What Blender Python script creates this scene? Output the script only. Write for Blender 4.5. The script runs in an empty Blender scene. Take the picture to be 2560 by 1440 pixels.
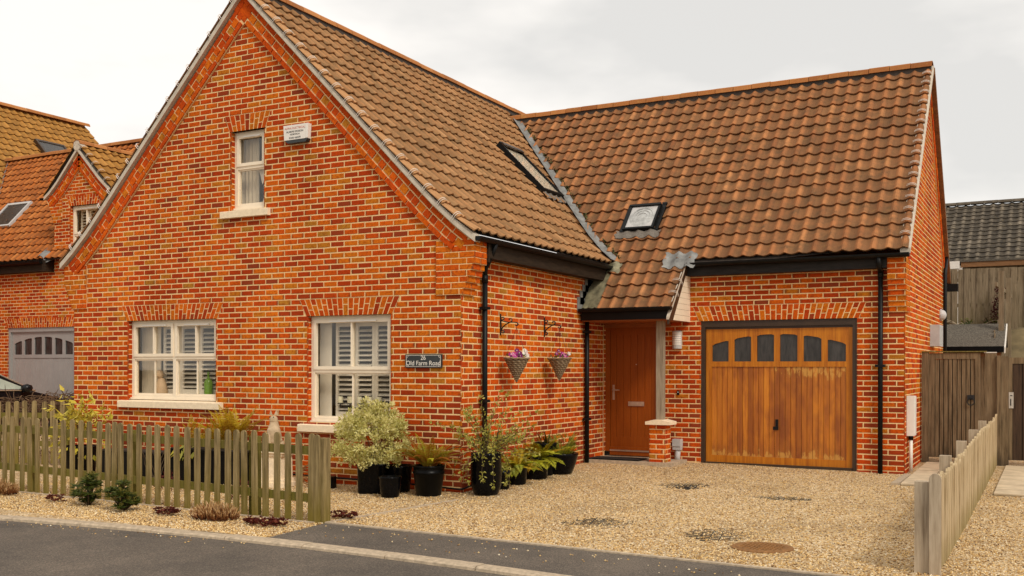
import bpy, math, random
import numpy as np
from mathutils import Vector, Matrix
random.seed(7); rng = np.random.default_rng(11)
S = bpy.context.scene
COL = S.collection
R = math.radians
# ------------------------------------------------------------------ camera
YAW, ROLL, FPX = R(28.2266), R(0.11), 2527.83
CAM = (6.4451, -10.6943, 1.5442)
fw = Vector((-math.sin(YAW), math.cos(YAW), 0)); r0 = Vector((math.cos(YAW), math.sin(YAW), 0)); u0 = Vector((0, 0, 1))
rr = r0*math.cos(ROLL)+u0*math.sin(ROLL); uu = u0*math.cos(ROLL)-r0*math.sin(ROLL)
cd = bpy.data.cameras.new('camera'); cam = bpy.data.objects.new('camera', cd); COL.objects.link(cam)
cam.matrix_world = Matrix(((rr.x, uu.x, -fw.x, CAM[0]), (rr.y, uu.y, -fw.y, CAM[1]), (rr.z, uu.z, -fw.z, CAM[2]), (0, 0, 0, 1)))
cd.sensor_width = 36; cd.lens = FPX/2560*36; cd.shift_y = 199.2/2560; cd.clip_end = 2000; cd.clip_start = .1
S.camera = cam
# ------------------------------------------------------------------ world, sun, exposure
SUN_EL, SUN_AZ = R(44), R(122)          # azimuth clockwise from +y (light from the right of the house)
W = bpy.data.worlds.new('World'); S.world = W; W.use_nodes = True
nt = W.node_tree; N = nt.nodes; N.clear(); L = nt.links
out = N.new('ShaderNodeOutputWorld'); mixs = N.new('ShaderNodeMixShader'); mixs.inputs[0].default_value = .93
bs = N.new('ShaderNodeBackground'); bs.inputs[1].default_value = .1
sky = N.new('ShaderNodeTexSky'); sky.sky_type = 'NISHITA'; sky.sun_disc = False; sky.sun_elevation = SUN_EL; sky.sun_rotation = SUN_AZ
L.new(sky.outputs[0], bs.inputs[0])
bc = N.new('ShaderNodeBackground'); bc.inputs[1].default_value = .82
tc = N.new('ShaderNodeTexCoord'); mp = N.new('ShaderNodeMapping'); mp.inputs['Scale'].default_value = (1, 1, 2.6); mp.inputs['Location'].default_value = (.3, .1, .2)
no = N.new('ShaderNodeTexNoise'); no.inputs['Scale'].default_value = 2.6; no.inputs['Detail'].default_value = 5; no.inputs['Roughness'].default_value = .5
cr = N.new('ShaderNodeValToRGB')
cr.color_ramp.elements[0].position = .38; cr.color_ramp.elements[0].color = (.72, .70, .665, 1)
cr.color_ramp.elements[1].position = .54; cr.color_ramp.elements[1].color = (.97, .925, .865, 1)
L.new(tc.outputs['Generated'], mp.inputs[0]); L.new(mp.outputs[0], no.inputs[0]); L.new(no.outputs[0], cr.inputs[0]); L.new(cr.outputs[0], bc.inputs[0])
L.new(bs.outputs[0], mixs.inputs[1]); L.new(bc.outputs[0], mixs.inputs[2]); L.new(mixs.outputs[0], out.inputs[0])
sd = bpy.data.lights.new('sun', 'SUN'); sd.energy = 1.5; sd.angle = R(13); sd.color = (1, .93, .82)
sun = bpy.data.objects.new('sun', sd); COL.objects.link(sun)
sdir = Vector((math.sin(SUN_AZ)*math.cos(SUN_EL), math.cos(SUN_AZ)*math.cos(SUN_EL), math.sin(SUN_EL)))
sun.rotation_euler = sdir.to_track_quat('Z', 'Y').to_euler()
S.view_settings.view_transform = 'Standard'; S.view_settings.look = 'None'; S.view_settings.exposure = .48; S.view_settings.gamma = 1
S.view_settings.use_curve_mapping = False

# ------------------------------------------------------------------ mesh builder
class MB:
    def __init__(s): s.v = []; s.f = []; s.t = []
    def add(s, v, f, tone=(.5, .5, .5)):
        b = len(s.v); s.v += [tuple(p) for p in v]; s.f += [tuple(i+b for i in q) for q in f]
        if isinstance(tone, list): s.t += tone
        else: s.t += [tone]*len(v)
    def box(s, x0, x1, y0, y1, z0, z1, tone=(.5, .5, .5)):
        s.add([(x, y, z) for z in (z0, z1) for y in (y0, y1) for x in (x0, x1)],
              [(0, 2, 3, 1), (4, 5, 7, 6), (0, 1, 5, 4), (2, 6, 7, 3), (0, 4, 6, 2), (1, 3, 7, 5)], tone)
    def prism(s, pts, a, b, fn, tone=(.5, .5, .5)):   # pts 2D polygon, fn(p, q, d) -> xyz ; extruded d=a..b
        n = len(pts)
        s.add([fn(p[0], p[1], a) for p in pts]+[fn(p[0], p[1], b) for p in pts],
              [tuple(range(n)), tuple(range(2*n-1, n-1, -1))]+[(i, i+n, (i+1) % n+n, (i+1) % n) for i in range(n)], tone)
    def tube(s, path, r, k=6, tone=(.5, .5, .5), closed=False):
        P = [Vector(p) for p in path]; n = len(P); rs = r if isinstance(r, (list, tuple)) else [r]*n
        vs = []; up = None
        for i in range(n):
            d = (P[min(i+1, n-1)]-P[max(i-1, 0)]).normalized()
            a = d.cross(Vector((0, 0, 1)) if abs(d.z) < .95 else Vector((1, 0, 0)))
            if up is not None:
                a2 = up-d*up.dot(d)
                if a2.length > 1e-4: a = a2
            a.normalize(); up = a; b = d.cross(a)
            for j in range(k):
                c = 2*math.pi*j/k; vs.append(P[i]+(a*math.cos(c)+b*math.sin(c))*rs[i])
        fs = [(i*k+j, i*k+(j+1) % k, (i+1)*k+(j+1) % k, (i+1)*k+j) for i in range(n-1) for j in range(k)]
        fs += [tuple(range(k-1, -1, -1)), tuple(range((n-1)*k, n*k))]
        s.add(vs, fs, tone)
    def lathe(s, prof, k=20, c=(0, 0), tone=(.5, .5, .5), sq=0):
        vs = []
        for r, z in prof:
            for j in range(k):
                a = 2*math.pi*(j+.5)/k; ca, sa = math.cos(a), math.sin(a)
                q = 1/max(abs(ca), abs(sa)); q = 1+(q-1)*sq
                vs.append((c[0]+r*q*ca, c[1]+r*q*sa, z))
        n = len(prof)
        fs = [(i*k+j, i*k+(j+1) % k, (i+1)*k+(j+1) % k, (i+1)*k+j) for i in range(n-1) for j in range(k)]
        fs += [tuple(range(k-1, -1, -1)), tuple(range((n-1)*k, n*k))]
        s.add(vs, fs, tone)
    def mesh(s, name, mat=None, smooth=False):
        m = bpy.data.meshes.new(name); m.from_pydata(s.v, [], s.f)
        a = m.attributes.new('tone', 'FLOAT_COLOR', 'POINT')
        arr = np.ones((len(s.v), 4), np.float32)
        if s.v: arr[:, :3] = np.array(s.t, np.float32)
        a.data.foreach_set('color', arr.ravel())
        if mat: m.materials.append(mat)
        if smooth: m.polygons.foreach_set('use_smooth', [True]*len(m.polygons))
        return m
    def build(s, name, mat, parent=None, smooth=False, **kw):
        return link(name, s.mesh(name, mat, smooth), parent, **kw)
def link(name, mesh, parent=None, loc=(0, 0, 0), rot=(0, 0, 0), **kw):
    o = bpy.data.objects.new(name, mesh); COL.objects.link(o); o.location = loc; o.rotation_euler = rot
    if parent is not None: o.parent = parent
    for k, v in kw.items(): o[k] = v
    return o
def thing(name, label, cat, loc=(0, 0, 0), rz=0, group=None):
    o = bpy.data.objects.new(name, None); COL.objects.link(o); o.location = loc; o.rotation_euler = (0, 0, rz)
    o.empty_display_size = .1; o['label'] = label; o['category'] = cat
    if group: o['group'] = group
    return o
def tag(o, label, cat, group=None):
    o['label'] = label; o['category'] = cat
    if group: o['group'] = group
    return o
def copy_tree(o, loc, rz=None, label=None):
    def rec(q, par):
        c = q.copy(); COL.objects.link(c)
        if par is not None: c.parent = par
        for ch in list(q.children): rec(ch, c)
        return c
    r = rec(o, None); r.location = loc
    if rz is not None: r.rotation_euler = (0, 0, rz)
    if label: r['label'] = label
    return r
def structure(o): o['kind'] = 'structure'; return o
XZ = lambda p, q, d: (p, d, q)
YZ = lambda p, q, d: (d, p, q)
XY = lambda p, q, d: (p, q, d)
def U(a, b): return random.uniform(a, b)

# ------------------------------------------------------------------ materials
def newmat(name):
    m = bpy.data.materials.new(name); m.use_nodes = True; n = m.node_tree
    return m, n, n.nodes['Principled BSDF'], n.nodes.new, n.links.new
def ramp(new, stops, interp='LINEAR'):
    r = new('ShaderNodeValToRGB'); r.color_ramp.interpolation = interp; e = r.color_ramp.elements
    while len(e) < len(stops): e.new(.5)
    for q, (p, c) in zip(e, stops): q.position = p; q.color = (*c, 1)
    return r
def coords(new, lk, scale=(1, 1, 1), rnd=False):
    t = new('ShaderNodeTexCoord'); m = new('ShaderNodeMapping'); m.inputs['Scale'].default_value = scale; lk(t.outputs['Object'], m.inputs[0])
    if rnd:
        oi = new('ShaderNodeObjectInfo'); v = new('ShaderNodeVectorMath'); v.operation = 'SCALE'; v.inputs[0].default_value = (37, 17, 23)
        lk(oi.outputs['Random'], v.inputs['Scale']); lk(v.outputs[0], m.inputs['Location'])
    return m
def noise(new, lk, vec, sc, det=4, rough=.6):
    n = new('ShaderNodeTexNoise'); n.inputs['Scale'].default_value = sc; n.inputs['Detail'].default_value = det; n.inputs['Roughness'].default_value = rough
    if vec: lk(vec.outputs[0], n.inputs[0])
    return n
def mixc(new, lk, a, b, fac, mode='MIX'):
    m = new('ShaderNodeMix'); m.data_type = 'RGBA'; m.blend_type = mode; m.clamp_factor = True
    for v, i in ((a, 6), (b, 7), (fac, 0)):
        if isinstance(v, tuple): m.inputs[i].default_value = (*v, 1) if len(v) == 3 else v
        elif isinstance(v, (int, float)): m.inputs[i].default_value = v
        else: lk(v, m.inputs[i])
    return m.outputs[2]
def mth(new, lk, op, a, b=0, c=0, clamp=False):
    m = new('ShaderNodeMath'); m.operation = op; m.use_clamp = clamp
    for i, v in enumerate((a, b, c)):
        if isinstance(v, (int, float)): m.inputs[i].default_value = v
        else: lk(v, m.inputs[i])
    return m.outputs[0]
def bump(new, lk, bsdf, h, strength=.3, dist=.01):
    b = new('ShaderNodeBump'); b.inputs['Strength'].default_value = strength; b.inputs['Distance'].default_value = dist
    lk(h, b.inputs['Height']); lk(b.outputs[0], bsdf.inputs['Normal'])
def rgbattr(new, lk):
    a = new('ShaderNodeAttribute'); a.attribute_name = 'tone'; s = new('ShaderNodeSeparateColor'); lk(a.outputs['Color'], s.inputs[0]); return s.outputs
def plain(name, c, rough=.6, var=.25, sc=14, metal=0, scale=(1, 1, 1), bstr=.0, rnd=False, spec=.4):
    m, n, b, new, lk = newmat(name); v = coords(new, lk, scale, rnd); q = noise(new, lk, v, sc)
    r = ramp(new, [(.3, tuple(x*(1-var) for x in c)), (.7, tuple(min(1, x*(1+var)) for x in c))]); lk(q.outputs[0], r.inputs[0])
    lk(r.outputs[0], b.inputs['Base Color']); b.inputs['Roughness'].default_value = rough; b.inputs['Metallic'].default_value = metal
    b.inputs['Specular IOR Level'].default_value = spec
    if bstr: bump(new, lk, b, q.outputs[0], bstr)
    return m
def brick_mat(name, stops):
    m, n, b, new, lk = newmat(name); t = rgbattr(new, lk)
    r = ramp(new, stops, 'LINEAR'); lk(t[0], r.inputs[0])
    v = coords(new, lk, (1, 1, 1)); q = noise(new, lk, v, 26, 5, .7); q2 = noise(new, lk, v, 160, 3, .7)
    c = mixc(new, lk, r.outputs[0], (.30, .035, .006), mth(new, lk, 'MULTIPLY_ADD', q.outputs[0], 3.2, -1.45, True))
    # kiln-darkened ends
    e = mth(new, lk, 'ABSOLUTE', mth(new, lk, 'SUBTRACT', t[1], .5))
    e = mth(new, lk, 'MULTIPLY_ADD', e, 5, -1.5, True)
    g = mth(new, lk, 'MULTIPLY_ADD', t[2], 2.4, -1.15, True)
    e = mth(new, lk, 'MULTIPLY', e, g); e = mth(new, lk, 'MULTIPLY', e, mth(new, lk, 'MULTIPLY_ADD', q.outputs[0], 2, -.2, True))
    c = mixc(new, lk, c, (.13, .045, .022), e)
    lt = mth(new, lk, 'MULTIPLY_ADD', q2.outputs[0], .9, .55)
    c = mixc(new, lk, c, lt, 1.0, 'MULTIPLY') if False else c
    mm = new('ShaderNodeMix'); mm.data_type = 'RGBA'; mm.blend_type = 'MULTIPLY'; mm.inputs[0].default_value = .55
    lk(c, mm.inputs[6]); rr_ = ramp(new, [(.25, (.45, .45, .45)), (.75, (1.35, 1.35, 1.35))]); lk(q2.outputs[0], rr_.inputs[0]); lk(rr_.outputs[0], mm.inputs[7])
    vs_ = coords(new, lk, (1, 1, .4)); st = noise(new, lk, vs_, .9, 5, .6); rs_ = ramp(new, [(.32, (.74, .70, .68)), (.62, (1.08, 1.08, 1.08))]); lk(st.outputs[0], rs_.inputs[0])
    fin = mixc(new, lk, mm.outputs[2], rs_.outputs[0], 1.0, 'MULTIPLY')
    lk(fin, b.inputs['Base Color']); b.inputs['Roughness'].default_value = .92; b.inputs['Specular IOR Level'].default_value = .08
    bump(new, lk, b, q2.outputs[0], .5, .004)
    return m
BR = [(0, (.27, .050, .018)), (.1, (.35, .045, .010)), (.26, (.46, .048, .006)), (.45, (.60, .078, .006)), (.65, (.69, .122, .007)), (.84, (.69, .170, .009)), (.94, (.58, .19, .014)), (1, (.45, .20, .025))]
M_brick = brick_mat('red_brick', BR)
def mortar_mat():
    m, n, b, new, lk = newmat('mortar'); v = coords(new, lk); q = noise(new, lk, v, 30, 5, .7); q3 = noise(new, lk, v, 1.3, 3)
    r = ramp(new, [(.3, (.68, .43, .18)), (.7, (.88, .63, .33))]); lk(q.outputs[0], r.inputs[0])
    c = mixc(new, lk, r.outputs[0], (.55, .30, .14), mth(new, lk, 'MULTIPLY_ADD', q3.outputs[0], 1.2, -.62, True))
    lk(c, b.inputs['Base Color']); b.inputs['Roughness'].default_value = .95; b.inputs['Specular IOR Level'].default_value = .1; bump(new, lk, b, q.outputs[0], .6, .004); return m
M_mortar = mortar_mat()
def tile_mat(name, stops, dirt, lichen=.0, dirtf=.6):
    m, n, b, new, lk = newmat(name); t = rgbattr(new, lk); r = ramp(new, stops); lk(t[0], r.inputs[0])
    v = coords(new, lk); q = noise(new, lk, v, 5, 5, .65); q2 = noise(new, lk, v, 70, 3, .7)
    f = mth(new, lk, 'MULTIPLY_ADD', q.outputs[0], 3, -1.2, True)
    f = mth(new, lk, 'MULTIPLY', f, mth(new, lk, 'MULTIPLY_ADD', t[2], dirtf*1.3, dirtf*.35, True))
    c = mixc(new, lk, r.outputs[0], dirt, f)
    # grime gathered in the troughs of the tiles (green channel = height of the roll)
    c = mixc(new, lk, c, dirt, mth(new, lk, 'MULTIPLY', mth(new, lk, 'MULTIPLY_ADD', t[1], -1.6, .95, True), .55*dirtf))
    if lichen:
        q4 = noise(new, lk, v, 9, 6, .75); c = mixc(new, lk, c, (.62, .42, .10), mth(new, lk, 'MULTIPLY', mth(new, lk, 'MULTIPLY_ADD', q4.outputs[0], 6, -3.3, True), lichen))
        q5 = noise(new, lk, v, 34, 4, .7); c = mixc(new, lk, c, (.5, .45, .36), mth(new, lk, 'MULTIPLY_ADD', q5.outputs[0], 12, -8.3, True))
    mm = new('ShaderNodeMix'); mm.data_type = 'RGBA'; mm.blend_type = 'MULTIPLY'; mm.inputs[0].default_value = .4
    lk(c, mm.inputs[6]); rr_ = ramp(new, [(.25, (.5, .5, .5)), (.75, (1.3, 1.3, 1.3))]); lk(q2.outputs[0], rr_.inputs[0]); lk(rr_.outputs[0], mm.inputs[7])
    lk(mm.outputs[2], b.inputs['Base Color']); b.inputs['Roughness'].default_value = .85; b.inputs['Specular IOR Level'].default_value = .12
    bump(new, lk, b, q2.outputs[0], .25, .003); return m
M_tileA = tile_mat('pantile_tan', [(0, (.27, .125, .050)), (.5, (.39, .185, .075)), (1, (.48, .25, .11))], (.17, .10, .045), .06, 1.0)
M_tileB = tile_mat('pantile_red', [(0, (.25, .095, .038)), (.5, (.40, .155, .058)), (1, (.51, .22, .085))], (.13, .073, .036), .10, 1.1)
M_tileN = tile_mat('pantile_ochre', [(0, (.33, .15, .032)), (.5, (.42, .19, .040)), (1, (.50, .24, .06))], (.20, .10, .028), .3, .75)
M_tileM = tile_mat('pantile_orange', [(0, (.34, .095, .02)), (.5, (.48, .14, .028)), (1, (.56, .20, .05))], (.16, .06, .022), .0, .95)
M_ridge = tile_mat('ridge_clay', [(0, (.31, .11, .035)), (.5, (.43, .165, .05)), (1, (.52, .22, .075))], (.3, .13, .05), .35, .5)
M_dark = tile_mat('old_concrete_tile', [(0, (.11, .09, .066)), (.5, (.165, .135, .10)), (1, (.27, .22, .16))], (.03, .025, .02), .12, 1.2)
M_under = plain('undercloak_board', (.56, .48, .38), .85, .14, 9, bstr=.1)
M_deck = plain('roof_felt', (.06, .045, .035), .9)
M_black = plain('black_plastic', (.006, .006, .006), .45, .3, 9, spec=.18)
M_fascia = plain('dark_painted_timber', (.024, .021, .019), .65, .35, 6, scale=(1, 1, 6), spec=.15)
M_fasciab = plain('brown_black_timber', (.028, .018, .011), .65, .4, 6, scale=(1, 1, 6), spec=.15)
M_frame = plain('cream_window_frame', (.86, .73, .55), .45, .05, 6)
M_stone = plain('cast_stone', (.84, .68, .47), .85, .10, 18, bstr=.15)
M_lead = plain('lead_flashing', (.22, .215, .20), .6, .4, 7, metal=.3, bstr=.2)
M_leadm = plain('mossy_lead', (.21, .185, .11), .6, .6, 7, metal=.2, bstr=.2)
M_apron = plain('dark_mesh_apron', (.16, .135, .11), .8, .4, 60)
M_moss = plain('moss', (.07, .07, .02), .95, .5, 40)
M_conc = plain('concrete', (.43, .335, .23), .9, .3, 22, bstr=.25)
M_slab = plain('sandstone_paving', (.56, .44, .29), .85, .2, 5, bstr=.15, rnd=True)
M_white = plain('white_plastic', (.80, .74, .66), .45, .05, 8)
M_clip = plain('galvanised_clip', (.80, .74, .66), .4, .1, 20, metal=.2)
M_silver = plain('brushed_metal', (.62, .56, .48), .35, .1, 30, metal=.8)
M_greyp = plain('grey_plastic', (.50, .48, .46), .5, .1, 8)
M_garf = plain('brown_metal_frame', (.045, .024, .012), .45, .15, 8)
M_grey = plain('grey_painted_door', (.33, .318, .298), .5, .06, 5)
M_pot = plain('glazed_black_pot', (.003, .003, .0035), .12, .4, 8, spec=.12)
M_potd = plain('dull_black_pot', (.004, .004, .004), .35, .4, 10, spec=.10)
M_soil = plain('potting_soil', (.03, .02, .012), .95, .4, 60)
M_iron = plain('black_iron', (.012, .011, .011), .5, .3, 30)
M_room = plain('room_wall', (.30, .22, .14), .9, .1, 2)
M_shut = plain('white_shutter', (.84, .78, .68), .5, .05, 4)
M_cloth = plain('pale_curtain', (.62, .54, .42), .9, .15, 20, scale=(8, 8, .3))
M_felt = plain('grey_roof_felt', (.115, .10, .08), .98, .6, 45, bstr=.3, spec=.05)
M_ceram = plain('white_ceramic', (.80, .74, .66), .3, .05, 5)
M_wax = plain('candle_wax', (.72, .68, .50), .6, .06, 6)
M_gbot = plain('green_glass_bottle', (.14, .30, .02), .15, .2, 6)
M_terr = plain('brown_timber_fascia', (.22, .10, .035), .7, .3, 4, scale=(1, 1, 5))
M_rust = plain('rusted_cast_iron', (.24, .11, .03), .7, .35, 25, bstr=.3)
M_mesh = plain('black_grid_plastic', (.025, .022, .02), .7, .3, 40)
M_car = plain('black_car_paint', (.008, .008, .009), .2, .1, 3, spec=.25)
M_tyre = plain('tyre_rubber', (.015, .015, .015), .9)
M_soff = plain('stained_soffit', (.30, .085, .018), .55, .25, 5, scale=(1, 8, 8))
def wood(name, c0, c1, dark, green=None, gz=.45, grain=38, rough=.8, var=.5):
    m, n, b, new, lk = newmat(name); v = coords(new, lk, (1, 1, .06), True); q = noise(new, lk, v, grain, 5, .65); q2 = noise(new, lk, coords(new, lk, (1, 1, .35), True), 5, 4, .6)
    r = ramp(new, [(.28, dark), (.48, c0), (.72, c1)]); lk(q.outputs[0], r.inputs[0])
    c = mixc(new, lk, r.outputs[0], dark, mth(new, lk, 'MULTIPLY', mth(new, lk, 'MULTIPLY_ADD', q2.outputs[0], 3.4, -1.75, True), var))
    if green:
        tc_ = new('ShaderNodeTexCoord'); sp = new('ShaderNodeSeparateXYZ'); lk(tc_.outputs['Object'], sp.inputs[0])
        f = mth(new, lk, 'ADD', mth(new, lk, 'MULTIPLY_ADD', sp.outputs[2], -1/gz, 1), mth(new, lk, 'MULTIPLY_ADD', q2.outputs[0], 1.8, -.9), 0, True)
        c = mixc(new, lk, c, green, mth(new, lk, 'MULTIPLY', f, .75))
    lk(c, b.inputs['Base Color']); b.inputs['Roughness'].default_value = rough; b.inputs['Specular IOR Level'].default_value = .3; bump(new, lk, b, q.outputs[0], .35, .004); return m
M_picket = wood('weathered_picket', (.22, .155, .062), (.37, .275, .13), (.07, .048, .018), (.16, .12, .008), .55, var=.85)
M_rail = wood('algae_rail', (.16, .125, .03), (.22, .16, .05), (.06, .045, .012), (.14, .12, .01), 2)
M_newpk = wood('pale_new_picket', (.46, .34, .19), (.60, .47, .29), (.26, .18, .09), (.24, .18, .05), .28)
M_newpost = wood('pale_new_post', (.40, .31, .21), (.52, .42, .30), (.22, .16, .10), None, var=.7)
M_gate = wood('grey_brown_board', (.17, .115, .06), (.26, .185, .105), (.06, .038, .018), (.05, .035, .02), .22, var=.8)
M_gate2 = wood('dark_brown_board', (.055, .030, .016), (.085, .05, .028), (.022, .013, .008), None)
M_fenceb = wood('old_fence_board', (.22, .165, .10), (.31, .24, .15), (.10, .07, .038), (.13, .10, .03), 1.2, var=.8)
M_post = wood('grey_oak_post', (.28, .22, .15), (.40, .33, .24), (.16, .12, .075))
M_oak = wood('amber_stained_cedar', (.46, .145, .007), (.60, .22, .012), (.30, .075, .005), None, grain=22, rough=.42, var=.6)
M_door = wood('red_brown_stained_door', (.29, .060, .003), (.34, .075, .005), (.24, .048, .003), None, grain=50, rough=.45, var=.25)
def peel_mat():   # weathered varnish: pale bare patches near the top and foot of the boards
    m, n, b, new, lk = newmat('weathered_cedar_board'); v = coords(new, lk, (1, 1, .08)); q = noise(new, lk, v, 24, 5, .65)
    r = ramp(new, [(.28, (.32, .085, .005)), (.48, (.47, .145, .007)), (.74, (.60, .22, .012))]); lk(q.outputs[0], r.inputs[0])
    oi = new('ShaderNodeObjectInfo'); rv = ramp(new, [(0, (.62, .52, .42)), (.5, (.92, .86, .80)), (1, (1.18, 1.2, 1.2))]); lk(oi.outputs['Random'], rv.inputs[0])
    c = mixc(new, lk, r.outputs[0], rv.outputs[0], 1.0, 'MULTIPLY')
    tc_ = new('ShaderNodeTexCoord'); sp = new('ShaderNodeSeparateXYZ'); lk(tc_.outputs['Object'], sp.inputs[0])
    v2 = coords(new, lk, (1, 1, .4)); p = noise(new, lk, v2, 9, 6, .75); p2 = noise(new, lk, coords(new, lk, (1, 1, .5)), 3.2, 3)
    top = mth(new, lk, 'MULTIPLY', mth(new, lk, 'MULTIPLY_ADD', sp.outputs[2], 3.2, -3.85, True), mth(new, lk, 'MULTIPLY_ADD', sp.outputs[0], 1.1, -2.3, True))
    low = mth(new, lk, 'MULTIPLY_ADD', sp.outputs[2], -3.8, 1.85, True)
    z = mth(new, lk, 'MAXIMUM', top, low)
    f = mth(new, lk, 'MULTIPLY_ADD', mth(new, lk, 'MULTIPLY', mth(new, lk, 'MULTIPLY_ADD', p.outputs[0], 2.6, -.80), z), 9, -3.7, True)
    dk = mth(new, lk, 'MULTIPLY', mth(new, lk, 'MULTIPLY_ADD', p2.outputs[0], 5, -2.35, True), .62)
    c = mixc(new, lk, c, (.16, .03, .004), dk)
    dk2 = mth(new, lk, 'MULTIPLY', low, mth(new, lk, 'MULTIPLY_ADD', p.outputs[0], 5, -1.8, True)); c = mixc(new, lk, c, (.15, .03, .005), mth(new, lk, 'MULTIPLY', dk2, .6))
    c = mixc(new, lk, c, (.62, .32, .06), mth(new, lk, 'MULTIPLY', f, .7))
    lk(c, b.inputs['Base Color']); b.inputs['Roughness'].default_value = .5; bump(new, lk, b, q.outputs[0], .3, .003); return m
M_peel = peel_mat()
def glass(name, tint=(1, .985, .95), refl=1.0):
    m = bpy.data.materials.new(name); m.use_nodes = True; n = m.node_tree; n.nodes.clear(); new, lk = n.nodes.new, n.links.new
    o = new('ShaderNodeOutputMaterial'); mx = new('ShaderNodeMixShader'); t = new('ShaderNodeBsdfTransparent'); t.inputs[0].default_value = (*tint, 1)
    g = new('ShaderNodeBsdfGlossy'); g.inputs['Roughness'].default_value = .02; ge = new('ShaderNodeNewGeometry'); dt = new('ShaderNodeVectorMath'); dt.operation = 'DOT_PRODUCT'; lk(ge.outputs['Normal'], dt.inputs[0]); lk(ge.outputs['Incoming'], dt.inputs[1])
    fr = mth(new, lk, 'POWER', mth(new, lk, 'SUBTRACT', 1, mth(new, lk, 'ABSOLUTE', dt.outputs['Value']), 0, True), 5)
    q = mth(new, lk, 'MULTIPLY_ADD', fr, .9, .05*refl, True)
    lk(q, mx.inputs[0]); lk(t.outputs[0], mx.inputs[1]); lk(g.outputs[0], mx.inputs[2]); lk(mx.outputs[0], o.inputs[0]); return m
M_glass = glass('window_glass'); M_cglass = glass('car_glass', (.35, .42, .38), 2.5)
M_carw = plain('pale_opaque_pane', (.36, .40, .33), .15, .35, 3)  # opaque car windows; brightness seen through the glass is painted as pale colour
M_obsc = plain('obscure_grey_glass', (.042, .037, .033), .25, .5, 7, scale=(3, 3, .6))
M_obsc2 = plain('obscure_dark_glass', (.035, .042, .04), .15, .6, 7, scale=(3, 3, .6))
M_domegl = plain('prismatic_glass', (.42, .42, .40), .15, .3, 14)
def leaf_mat(name, stops, tr=.35):
    m = bpy.data.materials.new(name); m.use_nodes = True; n = m.node_tree; n.nodes.clear(); new, lk = n.nodes.new, n.links.new
    o = new('ShaderNodeOutputMaterial'); mx = new('ShaderNodeMixShader'); mx.inputs[0].default_value = tr
    d = new('ShaderNodeBsdfPrincipled'); d.inputs['Roughness'].default_value = .55; d.inputs['Specular IOR Level'].default_value = .3; t = new('ShaderNodeBsdfTranslucent')
    s = rgbattr(new, lk); r = ramp(new, stops); lk(s[0], r.inputs[0]); lk(r.outputs[0], d.inputs[0]); lk(r.outputs[0], t.inputs[0])
    lk(d.outputs[0], mx.inputs[1]); lk(t.outputs[0], mx.inputs[2]); lk(mx.outputs[0], o.inputs[0]); return m
M_pitt = leaf_mat('variegated_leaf', [(0, (.26, .24, .04)), (.35, (.52, .48, .13)), (1, (.82, .76, .36))])
M_yel = leaf_mat('yellow_leaf', [(0, (.38, .33, .02)), (.5, (.62, .50, .05)), (1, (.72, .62, .14))])
M_fern = leaf_mat('golden_fern_leaf', [(0, (.30, .11, .01)), (.35, (.42, .26, .012)), (1, (.52, .38, .02))])
M_fgrn = leaf_mat('green_fern_leaf', [(0, (.30, .18, .01)), (.25, (.20, .22, .012)), (.6, (.34, .36, .02)), (1, (.52, .48, .03))])
M_fbr = leaf_mat('bronze_fern_leaf', [(0, (.30, .08, .01)), (.35, (.34, .18, .012)), (.7, (.32, .30, .018)), (1, (.50, .44, .025))])
M_wisp = leaf_mat('olive_leaf', [(0, (.18, .17, .015)), (.5, (.36, .34, .05)), (1, (.60, .55, .16))])
M_conif = leaf_mat('feathery_leaf', [(0, (.08, .10, .01)), (.5, (.20, .24, .025)), (1, (.46, .42, .05))])
M_dkgrn = leaf_mat('dark_green_leaf', [(0, (.02, .03, .005)), (.6, (.07, .095, .012)), (1, (.22, .18, .03))])
M_sed = leaf_mat('dark_red_leaf', [(0, (.05, .008, .006)), (.6, (.13, .02, .012)), (1, (.24, .06, .03))])
M_heath = leaf_mat('heather_sprig', [(0, (.07, .022, .010)), (.5, (.22, .075, .022)), (.8, (.50, .30, .12)), (1, (.70, .48, .26))], .2)
M_bank = leaf_mat('bank_leaf', [(0, (.02, .03, .008)), (.6, (.07, .09, .02)), (1, (.16, .16, .03))])
M_twig = plain('brown_twig', (.12, .065, .03), .9, .4, 20)
M_stem = plain('bark_stem', (.07, .045, .022), .9, .4, 30)
M_pet = leaf_mat('pansy_petal', [(0, (.16, .012, .11)), (.33, (.34, .02, .20)), (.66, (.58, .07, .30)), (1, (.85, .80, .66))], .2)
M_wick = None
def wicker():
    m, n, b, new, lk = newmat('wicker'); t = rgbattr(new, lk); v = coords(new, lk); q = noise(new, lk, v, 60, 3)
    r = ramp(new, [(.25, (.10, .062, .03)), (.75, (.36, .26, .155))]); f = mth(new, lk, 'ADD', mth(new, lk, 'MULTIPLY', t[0], .6), mth(new, lk, 'MULTIPLY', q.outputs[0], .4)); lk(f, r.inputs[0])
    lk(r.outputs[0], b.inputs['Base Color']); b.inputs['Roughness'].default_value = .8; return m
M_wick = wicker()
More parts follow.
